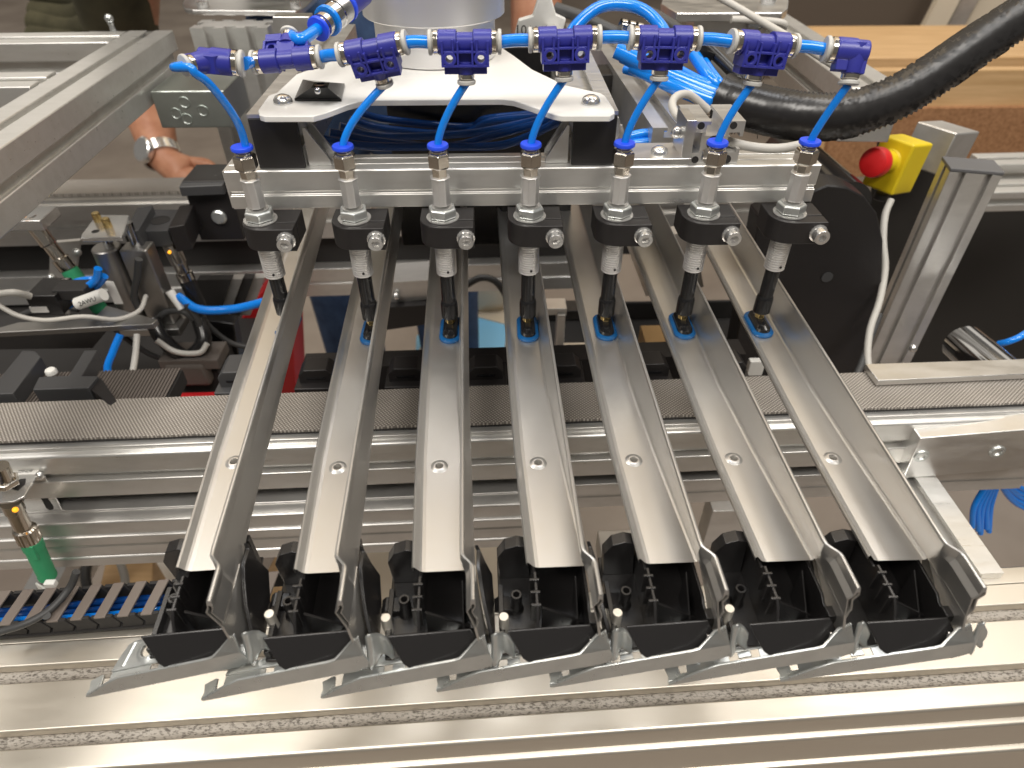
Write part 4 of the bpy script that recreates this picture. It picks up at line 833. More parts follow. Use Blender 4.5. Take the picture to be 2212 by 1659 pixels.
# strips and beams seen between plate and sleeve
sx = thing('support_beam', 'dark aluminium beam running back between the white plate and the blue bundle', 'aluminium beam', at(1350, 200, Y=120))
beam(MB(), at(1445, 345, Y=60), at(1300, 120, Y=330), section(26, 40, top=(0,), rig=(0,), o=7), anchor=(0, 0)).build('profile', 'alu_far', sx)
MB().span(at(1305, 138, Y=330), at(1385, 112, Y=360)).build('end_plate', 'alu_raw', sx, bevel=.6)
MB().ball(at(1374, 122, Y=328), 5).build('cap_screw', 'steel', sx)
dk = thing('dark_cover', 'black sheet cover right of the white plate, behind the blue hoses', 'cover', at(1320, 230, Y=240))
MB().prism([(at(x, y_, Y=200).x, at(x, y_, Y=200).z) for x, y_ in ((1250, 165), (1340, 160), (1470, 330), (1300, 335))], V((0, 200, 0)), (1, 0, 0), (0, 0, 1), (0, 30, 0)).build('cover', 'dark_panel', dk, bevel=.8)
# ================================================================== frame, upper left
cl = thing('left_column', 'wide slotted aluminium column with a top plate behind the left tees', 'aluminium column', at(520, 300, D=780))
cc = at(503, 42, D=700)
cb = V((cc.x, cc.y, -189.6))
beam(MB(), V((cc.x, cc.y, cc.z-4)), cb, section(80, 40, top=(-22, 0, 22), bot=(-22, 0, 22), lef=(0,), rig=(0,), o=8, d=7), up=V((0, 1, 0))).build('profile', 'alu_far', cl)
A_ = [at(x, y_, Z=cc.z) for x, y_ in ((397, 19), (402, 29), (418, 33), (640, 35), (660, 27), (690, -1), (640, -34), (420, -34))]
MB().prism([(p.x, p.y) for p in A_], V((0, 0, cc.z)), (1, 0, 0), (0, 1, 0), (0, 0, 5)).build('top_plate', 'alu_raw', cl, bevel=.8)
for px in (440, 640):
    MB().lathe([(6, 0), (6, 5), (4, 6)], at(px, 15, Z=cc.z+5), seg=20).build('cap_screw', 'steel', cl)
sp2 = thing('side_plate', 'milled aluminium side plate right of the left column', 'aluminium plate', at(620, 100, D=560))
MB().prism([(at(x, y_, Y=215).x, at(x, y_, Y=215).z) for x, y_ in ((588, 36), (668, 36), (668, 155), (596, 178))], V((0, 215, 0)), (1, 0, 0), (0, 0, 1), (0, 14, 0)).build('plate', 'alu_raw', sp2, bevel=.8)
jb = thing('joint_block', 'greenish aluminium joint block with four bolt holes below the left elbow', 'joint block', at(415, 230, D=640))
q0 = at(372, 276, D=640); q1 = at(492, 276, D=640); q2 = at(492, 212, D=640); q3 = at(372, 212, D=640)
Yj = q0.y
a0 = at(350, 277, Y=Yj); a1 = at(482, 196, Y=Yj); MB().span((a0.x, Yj, a0.z), (a1.x, Yj+62, a1.z)).build('block', 'alu_green', jb, bevel=1)
for px, py in ((380, 246), (398, 222), (404, 258), (438, 240)):
    cq = at(px, py, Y=Yj-.5); h_ = MB(); n = 18; h_.rings([[cq+V((r*math.cos(2*math.pi*k/n), y_, r*math.sin(2*math.pi*k/n))) for k in range(n)] for r, y_ in ((5.6, .4), (5.2, -.4), (4.2, -.4), (3.6, .3), (.2, .3))]); h_.build('bolt', 'alu_green', jb)
yb1 = thing('diagonal_beam', 'thick slotted aluminium beam running from lower left to the back at upper left', 'aluminium beam', at(200, 250, D=600))
E1 = at(342, 116, D=690); dY = V((-math.sin(my)*0-.02, 1, 0)).normalized()
beam(MB(), E1, E1-dY*620, section(44, 44, top=(0,), lef=(0,), rig=(0,), bot=(0,), o=8, d=7), anchor=(0, 0)).build('profile', 'alu', yb1, bevel=.8)
for (py, dD, lab) in ((92, 690, 'upper crossbeam at far left joining the end of the diagonal beam'), (238, 560, 'lower crossbeam at far left joining the middle of the diagonal beam')):
    t = thing('cross_beam', 'slotted aluminium '+lab, 'aluminium beam', at(60, py, D=dD), 'crossbeams meeting the diagonal beam')
    yq = E1.y-26 if py < 100 else at(100, 230, Z=E1.z).y
    p1 = V((E1.x-23, yq, E1.z))
    beam(MB(), p1, p1-V((420, 10, 0)), section(44, 44, top=(0,), lef=(0,), rig=(0,), o=10, d=7)).build('profile', 'alu', t, bevel=.8)
bs = thing('ball_stud', 'small zinc ball stud on a plate at the corner of the upper crossbeam', 'ball stud', at(245, 70, D=720))
c = at(248, 76, D=712); MB().lathe([(5, 0), (5, 3), (3, 4), (2.4, 9), (3.2, 12)], c, seg=16).build('stud', 'zinc', bs); MB().ball(c+V((0, 0, 16)), 4.4).build('ball', 'zinc', bs)
MB().box(c+V((0, 4, -2)), (70, 30, 4)).build('plate', 'alu_raw', bs, bevel=.5)
tg_ = thing('top_right_plate', 'thick aluminium plate with two bolts at the top right of the robot wrist', 'aluminium plate', at(1620, 10, D=560))
Zk = at(1600, 30, D=560).z
A_ = [at(x, y_, Z=Zk) for x, y_ in ((1428, 8), (1462, 28), (1690, 27), (1702, 18), (1704, 2), (1690, -40), (1440, -40))]
MB().prism([(p.x, p.y) for p in A_], V((0, 0, Zk-7)), (1, 0, 0), (0, 1, 0), (0, 0, 7)).build('plate', 'alu_raw', tg_, bevel=.8)
for px in (1655, 1680): MB().lathe([(6, 0), (6, 8), (5, 9)], at(px-20 if px == 1680 else px, 6, Z=Zk), seg=18).build('bolt', 'steel', tg_)
MB().prism([(at(x, y_, Y=300).x, at(x, y_, Y=300).z) for x, y_ in ((1500, 30), (1690, 30), (1690, 135), (1500, 140))], V((0, 300, 0)), (1, 0, 0), (0, 0, 1), (0, 30, 0)).build('bracket', 'alu_far', tg_, bevel=.8)
MB().lathe([(9, 0), (9, 5), (4, 5.5), (3.6, 2)], at(1635, 52, Y=299), (0, -1, 0), seg=20).build('eyelet', 'chrome', tg_)
rb_ = thing('right_beam', 'pale slotted aluminium beam running back behind the rightmost tee', 'aluminium beam', at(1790, 170, D=700))
beam(MB(), at(1880, 250, D=560), at(1640, 62, D=860), section(44, 44, top=(0,), lef=(0,), rig=(0,), o=8, d=7)).build('profile', 'alu', rb_, bevel=.8)
# ================================================================== right side: drum, panels, post, stop button
dr = thing('conveyor_drum', 'black conveyor drive housing with rounded top below the braided sleeve', 'drive housing', at(1760, 600, Y=170))
Yd = 150
P = [at(x, y_, Y=Yd) for x, y_ in ((1560, 900), (1850, 900), (1905, 620), (1908, 520), (1895, 462), (1868, 425), (1830, 405), (1790, 400), (1740, 420), (1640, 470))]
MB().prism([(p.x, p.z) for p in P], V((0, Yd, 0)), (1, 0, 0), (0, 0, 1), (0, 26, 0)).build('side_plate', 'black_anod', dr, bevel=1.5)
MB().lathe([(4.8, 0), (5, 1), (4, 1.2)], at(1786, 598, Y=Yd), (0, -1, 0), seg=18).build('bolt', 'grey_nest', dr)
c0 = at(1822, 450, Y=Yd+26.1); MB().lathe([(24, 0), (24, 130)], c0, (-.05, 1, 0), seg=40).build('drum', 'black_gloss', dr)
for q, (pts, Y_, lab) in enumerate((([(1820, 900), (1990, 900), (2060, 300), (1900, 300)], 330, 'dark grey sheet panel left of the right post'), ([(1960, 900), (2300, 900), (2300, 440), (2040, 440)], 700, 'black sheet panel right of the right post'))):
    t = thing('sheet_panel', lab, 'panel', at(*pts[0], Y=Y_))
    MB().prism([(at(x, y_, Y=Y_).x, at(x, y_, Y=Y_).z) for x, y_ in pts], V((0, Y_, 0)), (1, 0, 0), (0, 0, 1), (0, 4, 0)).build('panel', 'dark_panel', t)
po = thing('right_post', 'slotted aluminium post with dark grey cap behind the conveyor at right', 'aluminium post', at(2107, 365, D=640))
ck = at(2098, 362, D=560); a12 = math.radians(-14)
wA = V((math.cos(a12), math.sin(a12), 0))
pst = MB(); sct = section(40, 26, top=(-10, 10), bot=(-10, 10), rig=(0,), lef=(0,), o=4.6, d=4, lip=1)
pst.prism(sct, ck, wA, V((-wA.y, wA.x, 0)), V((0, 0, -330))); pst.build('profile', 'alu_far', po, bevel=.4)
MB().box(ck+V((0, 0, 1.6)), (41, 27, 3), Matrix((wA, V((-wA.y, wA.x, 0)), V((0, 0, 1)))).transposed()).build('cap', 'grey_cap', po, bevel=.6)
MB().ball(at(1972, 752, D=640), 4).build('cap_screw', 'steel', po)
es = thing('emergency_stop', 'yellow emergency stop box with red mushroom button at right', 'emergency stop', at(1940, 350, D=640))
De = 600; ea = at(1896, 340, D=De); ax_ = (at(1858, 345, D=De-16)-at(1930, 338, D=De+12)).normalized()
bw = at(1937, 355, D=De+16)
e1 = ax_; e3 = V((0, 0, 1)); e3 = (e3-e1*e3.dot(e1)).normalized(); e2 = e3.cross(e1)
Mx = Matrix((e1, e2, e3)).transposed()
MB().box(bw, (34, 32, 46), Mx).build('box', 'yellow', es, bevel=2.2, bseg=3)
MB().lathe([(11, 0), (9.6, 1), (9.2, 16)], bw+e1*17+e3*4, e1, 24).build('collar', 'yellow', es)
MB().lathe([(9.4, 15.6), (12.2, 16), (13.2, 18), (13.4, 24), (12.4, 27), (9, 28.6), (.3, 29)], bw+e1*17+e3*4, e1, 28).build('mushroom_button', 'red', es)
MB().lathe([(5.5, 0), (6.5, 1), (6.5, 6), (5, 7)], bw-e3*27+e1*2, -e3, 16).build('cable_gland', 'cable_dark', es)
ep_ = thing('stop_mount', 'pale grey mounting box behind the yellow stop box', 'mounting box', at(2030, 310, D=660))
MB().box(at(2028, 318, D=De+60), (46, 40, 40), Mx).build('box', 'alu_far', ep_, bevel=1.5)
tubeobj('stop_cable', [at(1925, 432, D=600), at(1912, 465, D=598), at(1908, 520, D=596), at(1912, 580, D=594), at(1900, 650, D=590), at(1880, 710, D=585), at(1874, 770, D=580), at(1882, 820, D=575)], 3.0, 'cable_grey', 'pale grey cable hanging down from the yellow stop box', 'cable')
tubeobj('stop_cable', [at(1800, 880, D=560), at(1850, 810, D=575), at(1880, 730, D=590), at(1900, 680, D=600)], 3.0, 'cable_dark', 'second darker cable beside the hanging grey cable', 'cable')
for q, (py, dD, lab) in enumerate(((372, 900, 'upper white profile at the right edge behind the post'), (425, 860, 'lower white profile at the right edge behind the post'))):
    t = thing('white_profile', 'pale aluminium '+lab, 'aluminium profile', at(2160, py, D=dD), 'pale profiles behind the right post')
    p0 = at(2105, py-2, D=dD); beam(MB(), p0, p0+V((300, 8, 0)), section(40, 34 if q == 0 else 26, top=(0,), lef=(0,), rig=(0,), o=8)).build('profile', 'alu', t, bevel=.8)
# ================================================================== far background
wd = thing('wooden_board', 'wide pale wooden board on edge behind the braided sleeve', 'wooden board', at(2050, 170, D=1500))
z1 = at(2050, 70, D=1500)
MB().box(at(2150, 130, D=1500)+V((0, 100, 0)), (760, 300, 40)).build('board', 'wood', wd, bevel=3)
MB().box(at(2150, 172, D=1450)+V((0, -40, -60)), (760, 22, 190)).build('front_board', 'wood', wd, bevel=3)
ck_ = thing('chipboard_panel', 'brown chipboard panel below the pale wooden board', 'chipboard panel', at(2110, 300, D=1500))
MB().box(at(2130, 305, D=1480), (720, 18, 150)).build('panel', 'chipboard', ck_)
hall = thing('dark_partition', 'dark brown partition wall at the top right in the background', 'partition', at(1800, 20, D=1900))
MB().box(at(1780, 0, D=1900), (620, 20, 420)).build('panel', 'wall', hall)
for q, (px, w_, m_, lab) in enumerate(((2040, 60, 'cream_card', 'cream slat leaning at the top right, left of three'), (2085, 46, 'alu_far', 'grey slat at the top right, middle of three'), (2135, 80, 'cream_card', 'wide cream slat at the top right, right of three'))):
    tag(MB().box(at(px, 10, D=1800+q*20), (w_, 20, 380), Matrix.Rotation(.18, 3, 'Y')).build('slat', m_), lab, 'slat', 'slats standing at the top right')
flo = struct(MB().add([(-9000, -4000, -1050), (9000, -4000, -1050), (9000, 9000, -1050), (-9000, 9000, -1050)], [(0, 1, 2, 3)]).build('floor', 'floor'))
hw_ = struct(MB().span((-9000, 8000, -1050), (9000, 8020, 1300)).build('wall', 'wall'))
# ================================================================== left machine cluster
hb_ = thing('sensor_shelf', 'grey steel shelf carrying the sensors and the guided cylinder at left', 'shelf', at(200, 705, Y=150))
A_ = [at(x, y_, Y=120) for x, y_ in ((-40, 712), (300, 700), (335, 690))]
zq = at(150, 704, Y=120).z
A_ = [at(x, y_, Z=zq) for x, y_ in ((0, 718), (330, 700), (340, 690), (230, 660), (200, 688), (40, 696), (-40, 718))]
MB().prism([(p.x, p.y) for p in A_], V((0, 0, zq-5)), (1, 0, 0), (0, 1, 0), (0, 0, 5)).build('plate', 'alu_dark', hb_, bevel=.5)
MB().prism([(at(x, y_, Y=150).x, at(x, y_, Y=150).z) for x, y_ in ((-60, 722), (230, 716), (200, 752), (-60, 756))], V((0, 150, 0)), (1, 0, 0), (0, 0, 1), (0, 30, 0)).build('web', 'black_dull', hb_)
gc = thing('guided_cylinder', 'silver guided pneumatic cylinder with slotted body standing on the sensor shelf', 'pneumatic cylinder', at(260, 620, Y=175))
def cbox(px0, px1, py0, py1, Y, dy, name, m, par, bevel=.8):
    a, b, c_, d_ = at(px0, py0, Y=Y), at(px1, py0, Y=Y), at(px1, py1, Y=Y), at(px0, py1, Y=Y)
    xm = (a.x+b.x)/2; w_ = b.x-a.x
    return MB().span((xm-w_/2, Y, d_.z), (xm+w_/2, Y+dy, a.z)).build(name, m, par, bevel=bevel)
p = at(232, 540, Y=178); q_ = at(250, 700, Y=178)
MB().lathe([(11.5, 0), (12, 1), (12, p.z-q_.z-1), (11, p.z-q_.z)], V((p.x-4, 184, q_.z)), seg=28).build('left_barrel', 'alu_dark', gc)
MB().span((p.x+10, 176, q_.z), (p.x+34, 194, p.z)).build('right_barrel', 'alu_dark', gc, bevel=1.5)
MB().span((p.x+7, 182, q_.z), (p.x+9.8, 192, p.z-6)).build('sensor_groove', 'black_dull', gc)
MB().span((p.x-11, 171.8, p.z-52), (p.x-3, 172.6, p.z-28)).build('label_patch', 'label_white', gc, bevel=.3)
for dx in (-2, 22): MB().cyl((p.x+dx, 186, p.z), (p.x+dx, 186, p.z+22), 4.2, seg=18).build('guide_rod', 'chrome', gc)
MB().span((p.x-16, 168, q_.z-8), (p.x+40, 202, q_.z-.2)).build('base', 'alu_dark', gc, bevel=.8)
tpp = thing('lift_plate', 'pale steel lift plate with two pins on top of the guided cylinder', 'lift plate', at(235, 490, Y=180))
zl = p.z+24
A_ = [at(x, y_, Z=zl) for x, y_ in ((174, 514), (262, 512), (268, 500), (278, 464), (208, 464), (176, 506))]
MB().prism([(v.x, v.y) for v in A_], V((0, 0, zl-4)), (1, 0, 0), (0, 1, 0), (0, 0, 4)).build('plate', 'steel', tpp, bevel=.6)
for px, py in ((213, 478), (234, 490)): MB().lathe([(3.4, 0), (3.4, 7), (2.8, 8)], at(px, py, Z=zl), seg=16).build('pin', 'brass', tpp)
MB().lathe([(3, 0), (3, .2)], at(206, 500, Z=zl), seg=14).build('bore', 'black_dull', tpp)
nz = thing('black_carrier', 'black notched workpiece carrier right of the lift plate', 'workpiece carrier', at(350, 490, Y=215))
zl2 = at(340, 490, Y=200).z
def slab(poly, z0, z1, name, m, par, bevel=.6):
    A = [at(x, y_, Z=z1) for x, y_ in poly]
    return MB().prism([(v.x, v.y) for v in A], V((0, 0, z0)), (1, 0, 0), (0, 1, 0), (0, 0, z1-z0)).build(name, m, par, bevel=bevel)
slab([(270, 500), (298, 498), (330, 443), (296, 448)], zl2-20, zl2+4, 'left_jaw', 'grey_nest', nz)
slab([(299, 500), (362, 498), (385, 452), (326, 452)], zl2-20, zl2-4, 'floor', 'grey_nest', nz)
slab([(363, 492), (398, 486), (420, 440), (388, 444)], zl2-20, zl2+4, 'right_jaw', 'black_anod', nz)
MB().lathe([(9, 0), (9, .3), (7.6, .4), (7.6, .1)], at(345, 476, Z=zl2-3.9), seg=24).build('ring_mark', 'black_dull', nz)
slab([(268, 508), (400, 502), (402, 494), (268, 500)], zl2-34, zl2-19, 'base', 'black_anod', nz)
nk = thing('black_end_block', 'black end block with a zinc screw beside the black carrier', 'end block', at(440, 450, Y=240))
cbox(392, 492, 392, 520, 235, 40, 'block', 'black_anod', nk)
MB().lathe([(7, 0), (7, 2), (5.5, 3.4), (1, 3.6)], at(474, 468, Y=234.9), (0, -1, 0), seg=20).build('button_screw', 'zinc', nk)
slab([(386, 404), (480, 400), (488, 388), (394, 390)], at(430, 396, Y=235).z-8, at(430, 396, Y=235).z+1, 'cap', 'grey_nest', nk)
# sensors with lights
def sensor(px, py, Y, L, lean, plug, lab, lamp_px):
    c = at(px, py, Y=Y); d = V((lean, -.12, -1)).normalized(); t = thing('inductive_sensor', lab, 'sensor', c, 'round sensors with orange lights at left')
    MB().lathe([(7, 0), (7, L*.4), (6, L*.42), (6, L*.62), (7.6, L*.64), (7.6, L*.8), (6.6, L*.82)], c, d, 22).build('housing', 'nickel', t)
    MB().lathe([(7, L*.82), (7.4, L*.86), (7.0, L*1.5), (5, L*1.55)], c, d, 20).build('plug', plug, t)
    MB().ball(at(*lamp_px, Y=Y-8), 1.6).build('indicator_light', 'orange_led', t)
    tubeobj('sensor_cable', [c+d*L*1.5, c+d*L*1.9, c+d*L*2.3+V((12, 4, -6)), c+d*L*2.6+V((30, 10, -4))], 2.6, 'cable_dark', 'black cable below the '+('cylinder side' if px > 200 else 'far left green')+' sensor', 'cable')
sensor(368, 528, 200, 44, .16, 'black_plastic', 'round sensor with black plug and two orange lights right of the cylinder', (366, 545))
sensor(62, 470, 190, 62, .35, 'green', 'round sensor with green plug at the far left edge', (52, 466))
MB_ = thing('clamp_bracket', 'steel clamp bracket holding the far left green sensor', 'bracket', at(60, 485, Y=190)); cbox(10, 86, 478, 500, 180, 30, 'bracket', 'steel', MB_)
gpl = thing('grey_side_plate', 'grey steel plate behind the green sensor at left', 'steel plate', at(150, 560, Y=230))
MB().prism([(at(x, y_, Y=230).x, at(x, y_, Y=230).z) for x, y_ in ((108, 525), (172, 520), (150, 680), (104, 690))], V((0, 230, 0)), (1, 0, 0), (0, 0, 1), (0, 5, 0)).build('plate', 'alu_far', gpl)
for px, py in ((166, 545), (112, 600)):
    tag(MB().ball(at(px, py, Y=205), 4.0).build('adjusting_screw', 'zinc'), 'shiny round screw head near the grey plate at left, %s one' % ('upper' if py < 570 else 'lower'), 'screw')
bx_ = thing('small_sensor', 'small black sensor box with cables on the left of the shelf', 'sensor', at(80, 655, Y=135))
cbox(52, 118, 640, 682, 132, 30, 'box', 'black_plastic', bx_); cbox(110, 180, 628, 650, 138, 18, 'connector', 'black_dull', bx_); cbox(62, 100, 664, 676, 131.2, 2, 'label_patch', 'label_white', bx_, .1)
ms = thing('marked_cable_sleeve', 'white printed cable marker sleeve beside the silver cylinder', 'cable marker', at(180, 645, Y=130))
p0, p1 = at(168, 656, Y=128), at(224, 636, Y=128)
MB().cyl(p0, p1, 5.2, seg=18).build('sleeve', 'white_plastic', ms)
text('2AWU', 6.0, (p0+p1)*.5+V((0, -5.4, 1)), p1-p0, (0, 0, 1), 'ink', ms)
CW = 'white cables at left'
tubeobj('white_cable', [at(-10, 655, Y=118), at(40, 682, Y=112), at(100, 692, Y=112), at(180, 684, Y=115), at(250, 690, Y=125), at(300, 672, Y=140), at(315, 640, Y=165)], 2.0, 'cable_grey', 'pale cable sagging across the sensor shelf toward the cylinder', 'cable', CW)
tubeobj('white_cable', [at(-10, 636, Y=120), at(30, 632, Y=118), at(66, 640, Y=125)], 2.8, 'cable_grey', 'short pale cable entering the small black sensor box', 'cable', CW)
tubeobj('white_cable', [at(296, 722, Y=120), at(292, 770, Y=105), at(284, 815, Y=90), at(272, 850, Y=80)], 2.6, 'cable_grey', 'pale cable hanging below the shelf, beside a blue tube', 'cable', CW)
tubeobj('white_cable', [at(338, 735, Y=150), at(380, 760, Y=150), at(430, 762, Y=150), at(448, 742, Y=155)], 2.6, 'cable_grey', 'thin pale cable arc below the round black plug', 'cable', CW)
tubeobj('blue_tube', [at(260, 722, Y=110), at(244, 760, Y=100), at(232, 800, Y=90), at(250, 842, Y=80)], 3.0, 'tube_blue', 'blue tube hanging below the shelf at left', 'air tube')
tubeobj('blue_tube', [at(385, 640, Y=180), at(430, 668, Y=170), at(500, 668, Y=170), at(560, 655, Y=170), at(612, 640, Y=160)], 4.0, 'tube_blue', 'blue tube running right toward the red crate', 'air tube')
for q, pts in enumerate((((140, 652), (170, 630), (206, 606), (212, 580)), ((148, 660), (190, 632), (214, 612), (226, 596)), ((128, 640), (160, 612), (196, 604), (214, 610)))):
    tubeobj('blue_tube', [at(x, y_, Y=150+q*6) for x, y_ in pts], 3.2, 'tube_blue', 'blue tube looping behind the white marker sleeve, %s loop' % ('largest', 'rightmost', 'uppermost')[q], 'air tube', 'blue tubes behind the white marker sleeve')
am = thing('black_fixture_arm', 'black jointed fixture arm below the cylinder at left centre', 'fixture arm', at(400, 760, Y=160))
MB().tube(bez([at(330, 690, Y=170), at(350, 730, Y=160), at(400, 770, Y=160), at(440, 740, Y=165), at(430, 690, Y=180)], 20), 7, 12).build('arm', 'black_plastic', am)
cbox(340, 470, 780, 800, 150, 30, 'crossbar', 'rubber_rib', am); cbox(380, 470, 802, 860, 160, 50, 'block', 'black_dull', am)
cbox(350, 440, 790, 838, 148, 14, 'foot', 'rubber_rib', am, 4)
for (x0, x1, y0, y1, zz, lab) in ((-700, -300, 92, 372, -330, 'black plate added as dark fill under the sensors and cylinder at left'), (15, 330, 76, 360, -360, 'black plate added as dark fill under the right rails behind the belt')):  # plates added only to darken the gaps between the conveyors
    t = thing('dark_fill_plate', lab, 'tray', (x0, y0, zz), 'black fill plates added between the two conveyors')
    MB().span((x0, y0, zz-4), (x1, y1, zz)).build('plate', 'black_dull', t, bevel=1); MB().span((x0, y1-4, zz+.05), (x1, y1, zz+26)).build('rear_lip', 'black_dull', t, bevel=1)
# things on the floor seen through the machine
rd_ = thing('red_crate', 'tall red crate standing behind the machine at left centre', 'crate', at(560, 720, Y=420))
MB().prism([(at(x, y_, Y=330).x, at(x, y_, Y=330).z) for x, y_ in ((512, 700), (590, 600), (625, 600), (640, 860), (540, 860))], V((0, 330, 0)), (1, 0, 0), (0, 0, 1), (0, 60, 0)).build('side', 'red_panel', rd_, bevel=1)
MB().prism([(at(x, y_, Y=329).x, at(x, y_, Y=329).z) for x, y_ in ((548, 740), (580, 690), (584, 694), (552, 746))], V((0, 326, 0)), (1, 0, 0), (0, 0, 1), (0, 3, 0)).build('edge_strip', 'chipboard', rd_)
rt = thing('red_tray', 'flat red tray low behind the belt at left', 'tray', at(430, 850, Y=140))
slab([(300, 870), (480, 866), (470, 846), (310, 850)], at(400, 856, Y=140).z-10, at(400, 856, Y=140).z, 'tray', 'red_panel', rt)
dp = thing('document_stack', 'stack of dark grey boards behind the round black plug', 'board stack', at(440, 620, Y=420))
for q in range(4): 
    MB().prism([(0, 0), (34, 0), (60, 46), (26, 46)], at(400+q*24, 688-q*2, Y=236+q*6), (1, 0, 0), (0, 0, 1), (0, 10, 0)).build('board', 'alu_far' if q % 2 else 'black_dull', dp)
cb_ = thing('cyan_board', 'light blue glossy board with cream rim lying below, between the middle rails', 'board', at(1000, 740, Z=-700))
slab([(890, 870), (1080, 870), (1094, 698), (990, 671), (900, 725)], -716, -700, 'board', 'cyan_plastic', cb_)
slab([(985, 672), (1092, 700), (1100, 668), (990, 640)], -716, -698, 'rim', 'cream_card', cb_)
slab([(905, 800), (935, 720), (925, 700), (890, 800)], -716, -699, 'rim', 'cream_card', cb_)
pg = thing('paper_bag', 'crumpled beige paper bag low between the third and middle rails', 'paper bag', at(1060, 630, Z=-620))
bgm = MB(); n = 20; random.seed(11)
rs = []
for r, z in ((90, 0), (110, 30), (112, 90), (95, 150), (60, 170)):
    rs.append([at(1050, 640, Z=-700)+V(((r+random.uniform(-9, 9))*math.cos(2*math.pi*k/n), (r*.7+random.uniform(-9, 9))*math.sin(2*math.pi*k/n), z)) for k in range(n)])
bgm.rings(rs).build('bag', 'cream_card', pg, smooth=70)
bcb = tubeobj('hanging_cord', [at(1000, 620, Y=300), at(1040, 600, Y=300), at(1075, 612, Y=300), at(1105, 660, Y=300)], 4, 'cable_dark', 'black cord arching in front of the paper bag', 'cord')
tf = thing('tan_fixture', 'tan plastic fixture with brass bushes between the fifth and sixth rails', 'fixture', at(1420, 780, Y=150))
cbox(1395, 1440, 742, 830, 150, 30, 'post', 'tan_fit', tf); cbox(1430, 1470, 790, 850, 145, 30, 'arm', 'tan_fit', tf); cbox(1300, 1400, 822, 850, 160, 26, 'base', 'alu_far', tf)
MB().lathe([(8, 0), (8, 4), (3, 4.2), (3, 1)], at(1452, 818, Y=144.9), (0, -1, 0), seg=20).build('bush', 'brass', tf)
MB().lathe([(6, 0), (6, 12), (4, 13)], at(1440, 770, Y=150), seg=16).build('fitting', 'brass', tf)
ap = thing('aluminium_frame', 'aluminium clamping frame seen between the middle rails', 'frame', at(1220, 680, Y=180))
cbox(1155, 1225, 668, 682, 200, 20, 'top_bar', 'alu_far', ap); cbox(1205, 1222, 682, 800, 195, 18, 'upright', 'alu_far', ap); cbox(1222, 1300, 672, 690, 210, 20, 'cross_piece', 'black_anod', ap); cbox(1215, 1330, 770, 800, 190, 24, 'lower_bar', 'alu_far', ap)
wp = thing('grey_cover_plate', 'plain grey sheet cover behind the fifth plunger', 'cover', at(1400, 560, Y=230))
MB().prism([(at(x, y_, Y=232).x, at(x, y_, Y=232).z) for x, y_ in ((1350, 520), (1500, 500), (1520, 620), (1395, 640))], V((0, 232, 0)), (1, 0, 0), (0, 0, 1), (0, 16, 0)).build('cover', 'alu_far', wp)
wp = thing('white_switch', 'small white rectangular switch plate between the two rightmost rails', 'switch', at(1640, 795, Y=90))
cbox(1622, 1655, 782, 812, 90, 6, 'plate', 'white_plastic', wp, .5)
wb = thing('beige_carton', 'beige carton lying on the floor under the middle of the machine', 'carton', at(1000, 1130, Z=-700))
slab([(780, 1330), (1080, 1330), (1075, 1080), (800, 1100)], -900, -720, 'carton', 'cream_card', wb, 2)
wb2 = thing('wooden_crate', 'brown wooden crate below the front end of the second rail', 'crate', at(620, 1240, Z=-640))
slab([(540, 1300), (680, 1300), (700, 1180), (600, 1190)], -780, -620, 'crate', 'wood', wb2, 2)
gr = thing('grey_machine_base', 'grey machine base bracket below the belt between the right rails', 'machine base', at(1460, 1150, Y=-20))
cbox(1300, 1480, 1205, 1240, 0, 30, 'bar', 'alu_far', gr); cbox(1540, 1640, 1105, 1180, 20, 20, 'plate', 'alu_far', gr); cbox(1210, 1260, 1190, 1330, 10, 20, 'leg', 'alu_far', gr)
# ================================================================== people behind the machine
def skin_body(name, pts, edges, radii, m, parent, sub=2, root=0):
    base = world_loc(parent); me = bpy.data.meshes.new(name); me.from_pydata([(V(p)-base)*K for p in pts], edges, []); me.materials.append(M[m])
    o = bpy.data.objects.new(name, me); sc.collection.objects.link(o); o.parent = parent
    sk = o.modifiers.new('skin', 'SKIN'); sk.use_smooth_shade = True
    for i, v in enumerate(me.skin_vertices[0].data): v.radius = (radii[i]*K, radii[i]*K)
    me.skin_vertices[0].data[root].use_root = True
    ss = o.modifiers.new('sub', 'SUBSURF'); ss.levels = sub; ss.render_levels = sub
    return o
Dp = 1120
pe = thing('person', 'person in blue jeans behind the machine, bare forearm with steel watch hanging down', 'person', at(705, 700, D=1250))
k0 = at(724, 560, D=1150); hx_, hy_ = k0.x+85, k0.y+40
hand = at(420, 398, D=Dp-10); el = at(288, 150, D=Dp+50)
pts = [V((hx_, hy_, -60)), V((hx_, hy_+10, 180)), V((hx_, hy_+20, 380)), V((hx_, hy_+10, 470)), V((hx_, hy_-10, 560)), V((hx_, hy_-20, 640)),
       V((hx_-185, hy_+10, 350)), V((el.x, el.y, el.z+20)), at(310, 205, D=Dp+36), at(326, 265, D=Dp+16), at(346, 330, D=Dp), at(364, 354, D=Dp-2), at(392, 378, D=Dp-6), hand,
       V((hx_+185, hy_+10, 350)), V((hx_+260, hy_, 90)), V((hx_+250, hy_-80, -160)), V((hx_+250, hy_-110, -250))]
ed = [(0, 1), (1, 2), (2, 3), (3, 4), (4, 5), (2, 6), (6, 7), (7, 8), (8, 9), (9, 10), (10, 11), (11, 12), (12, 13), (2, 14), (14, 15), (15, 16), (16, 17)]
rad = [135, 140, 120, 52, 90, 70, 70, 46, 44, 40, 31, 26, 27, 25, 70, 46, 32, 30]
fd = (hand-pts[11]).normalized(); sd_ = fd.cross(cF).normalized()
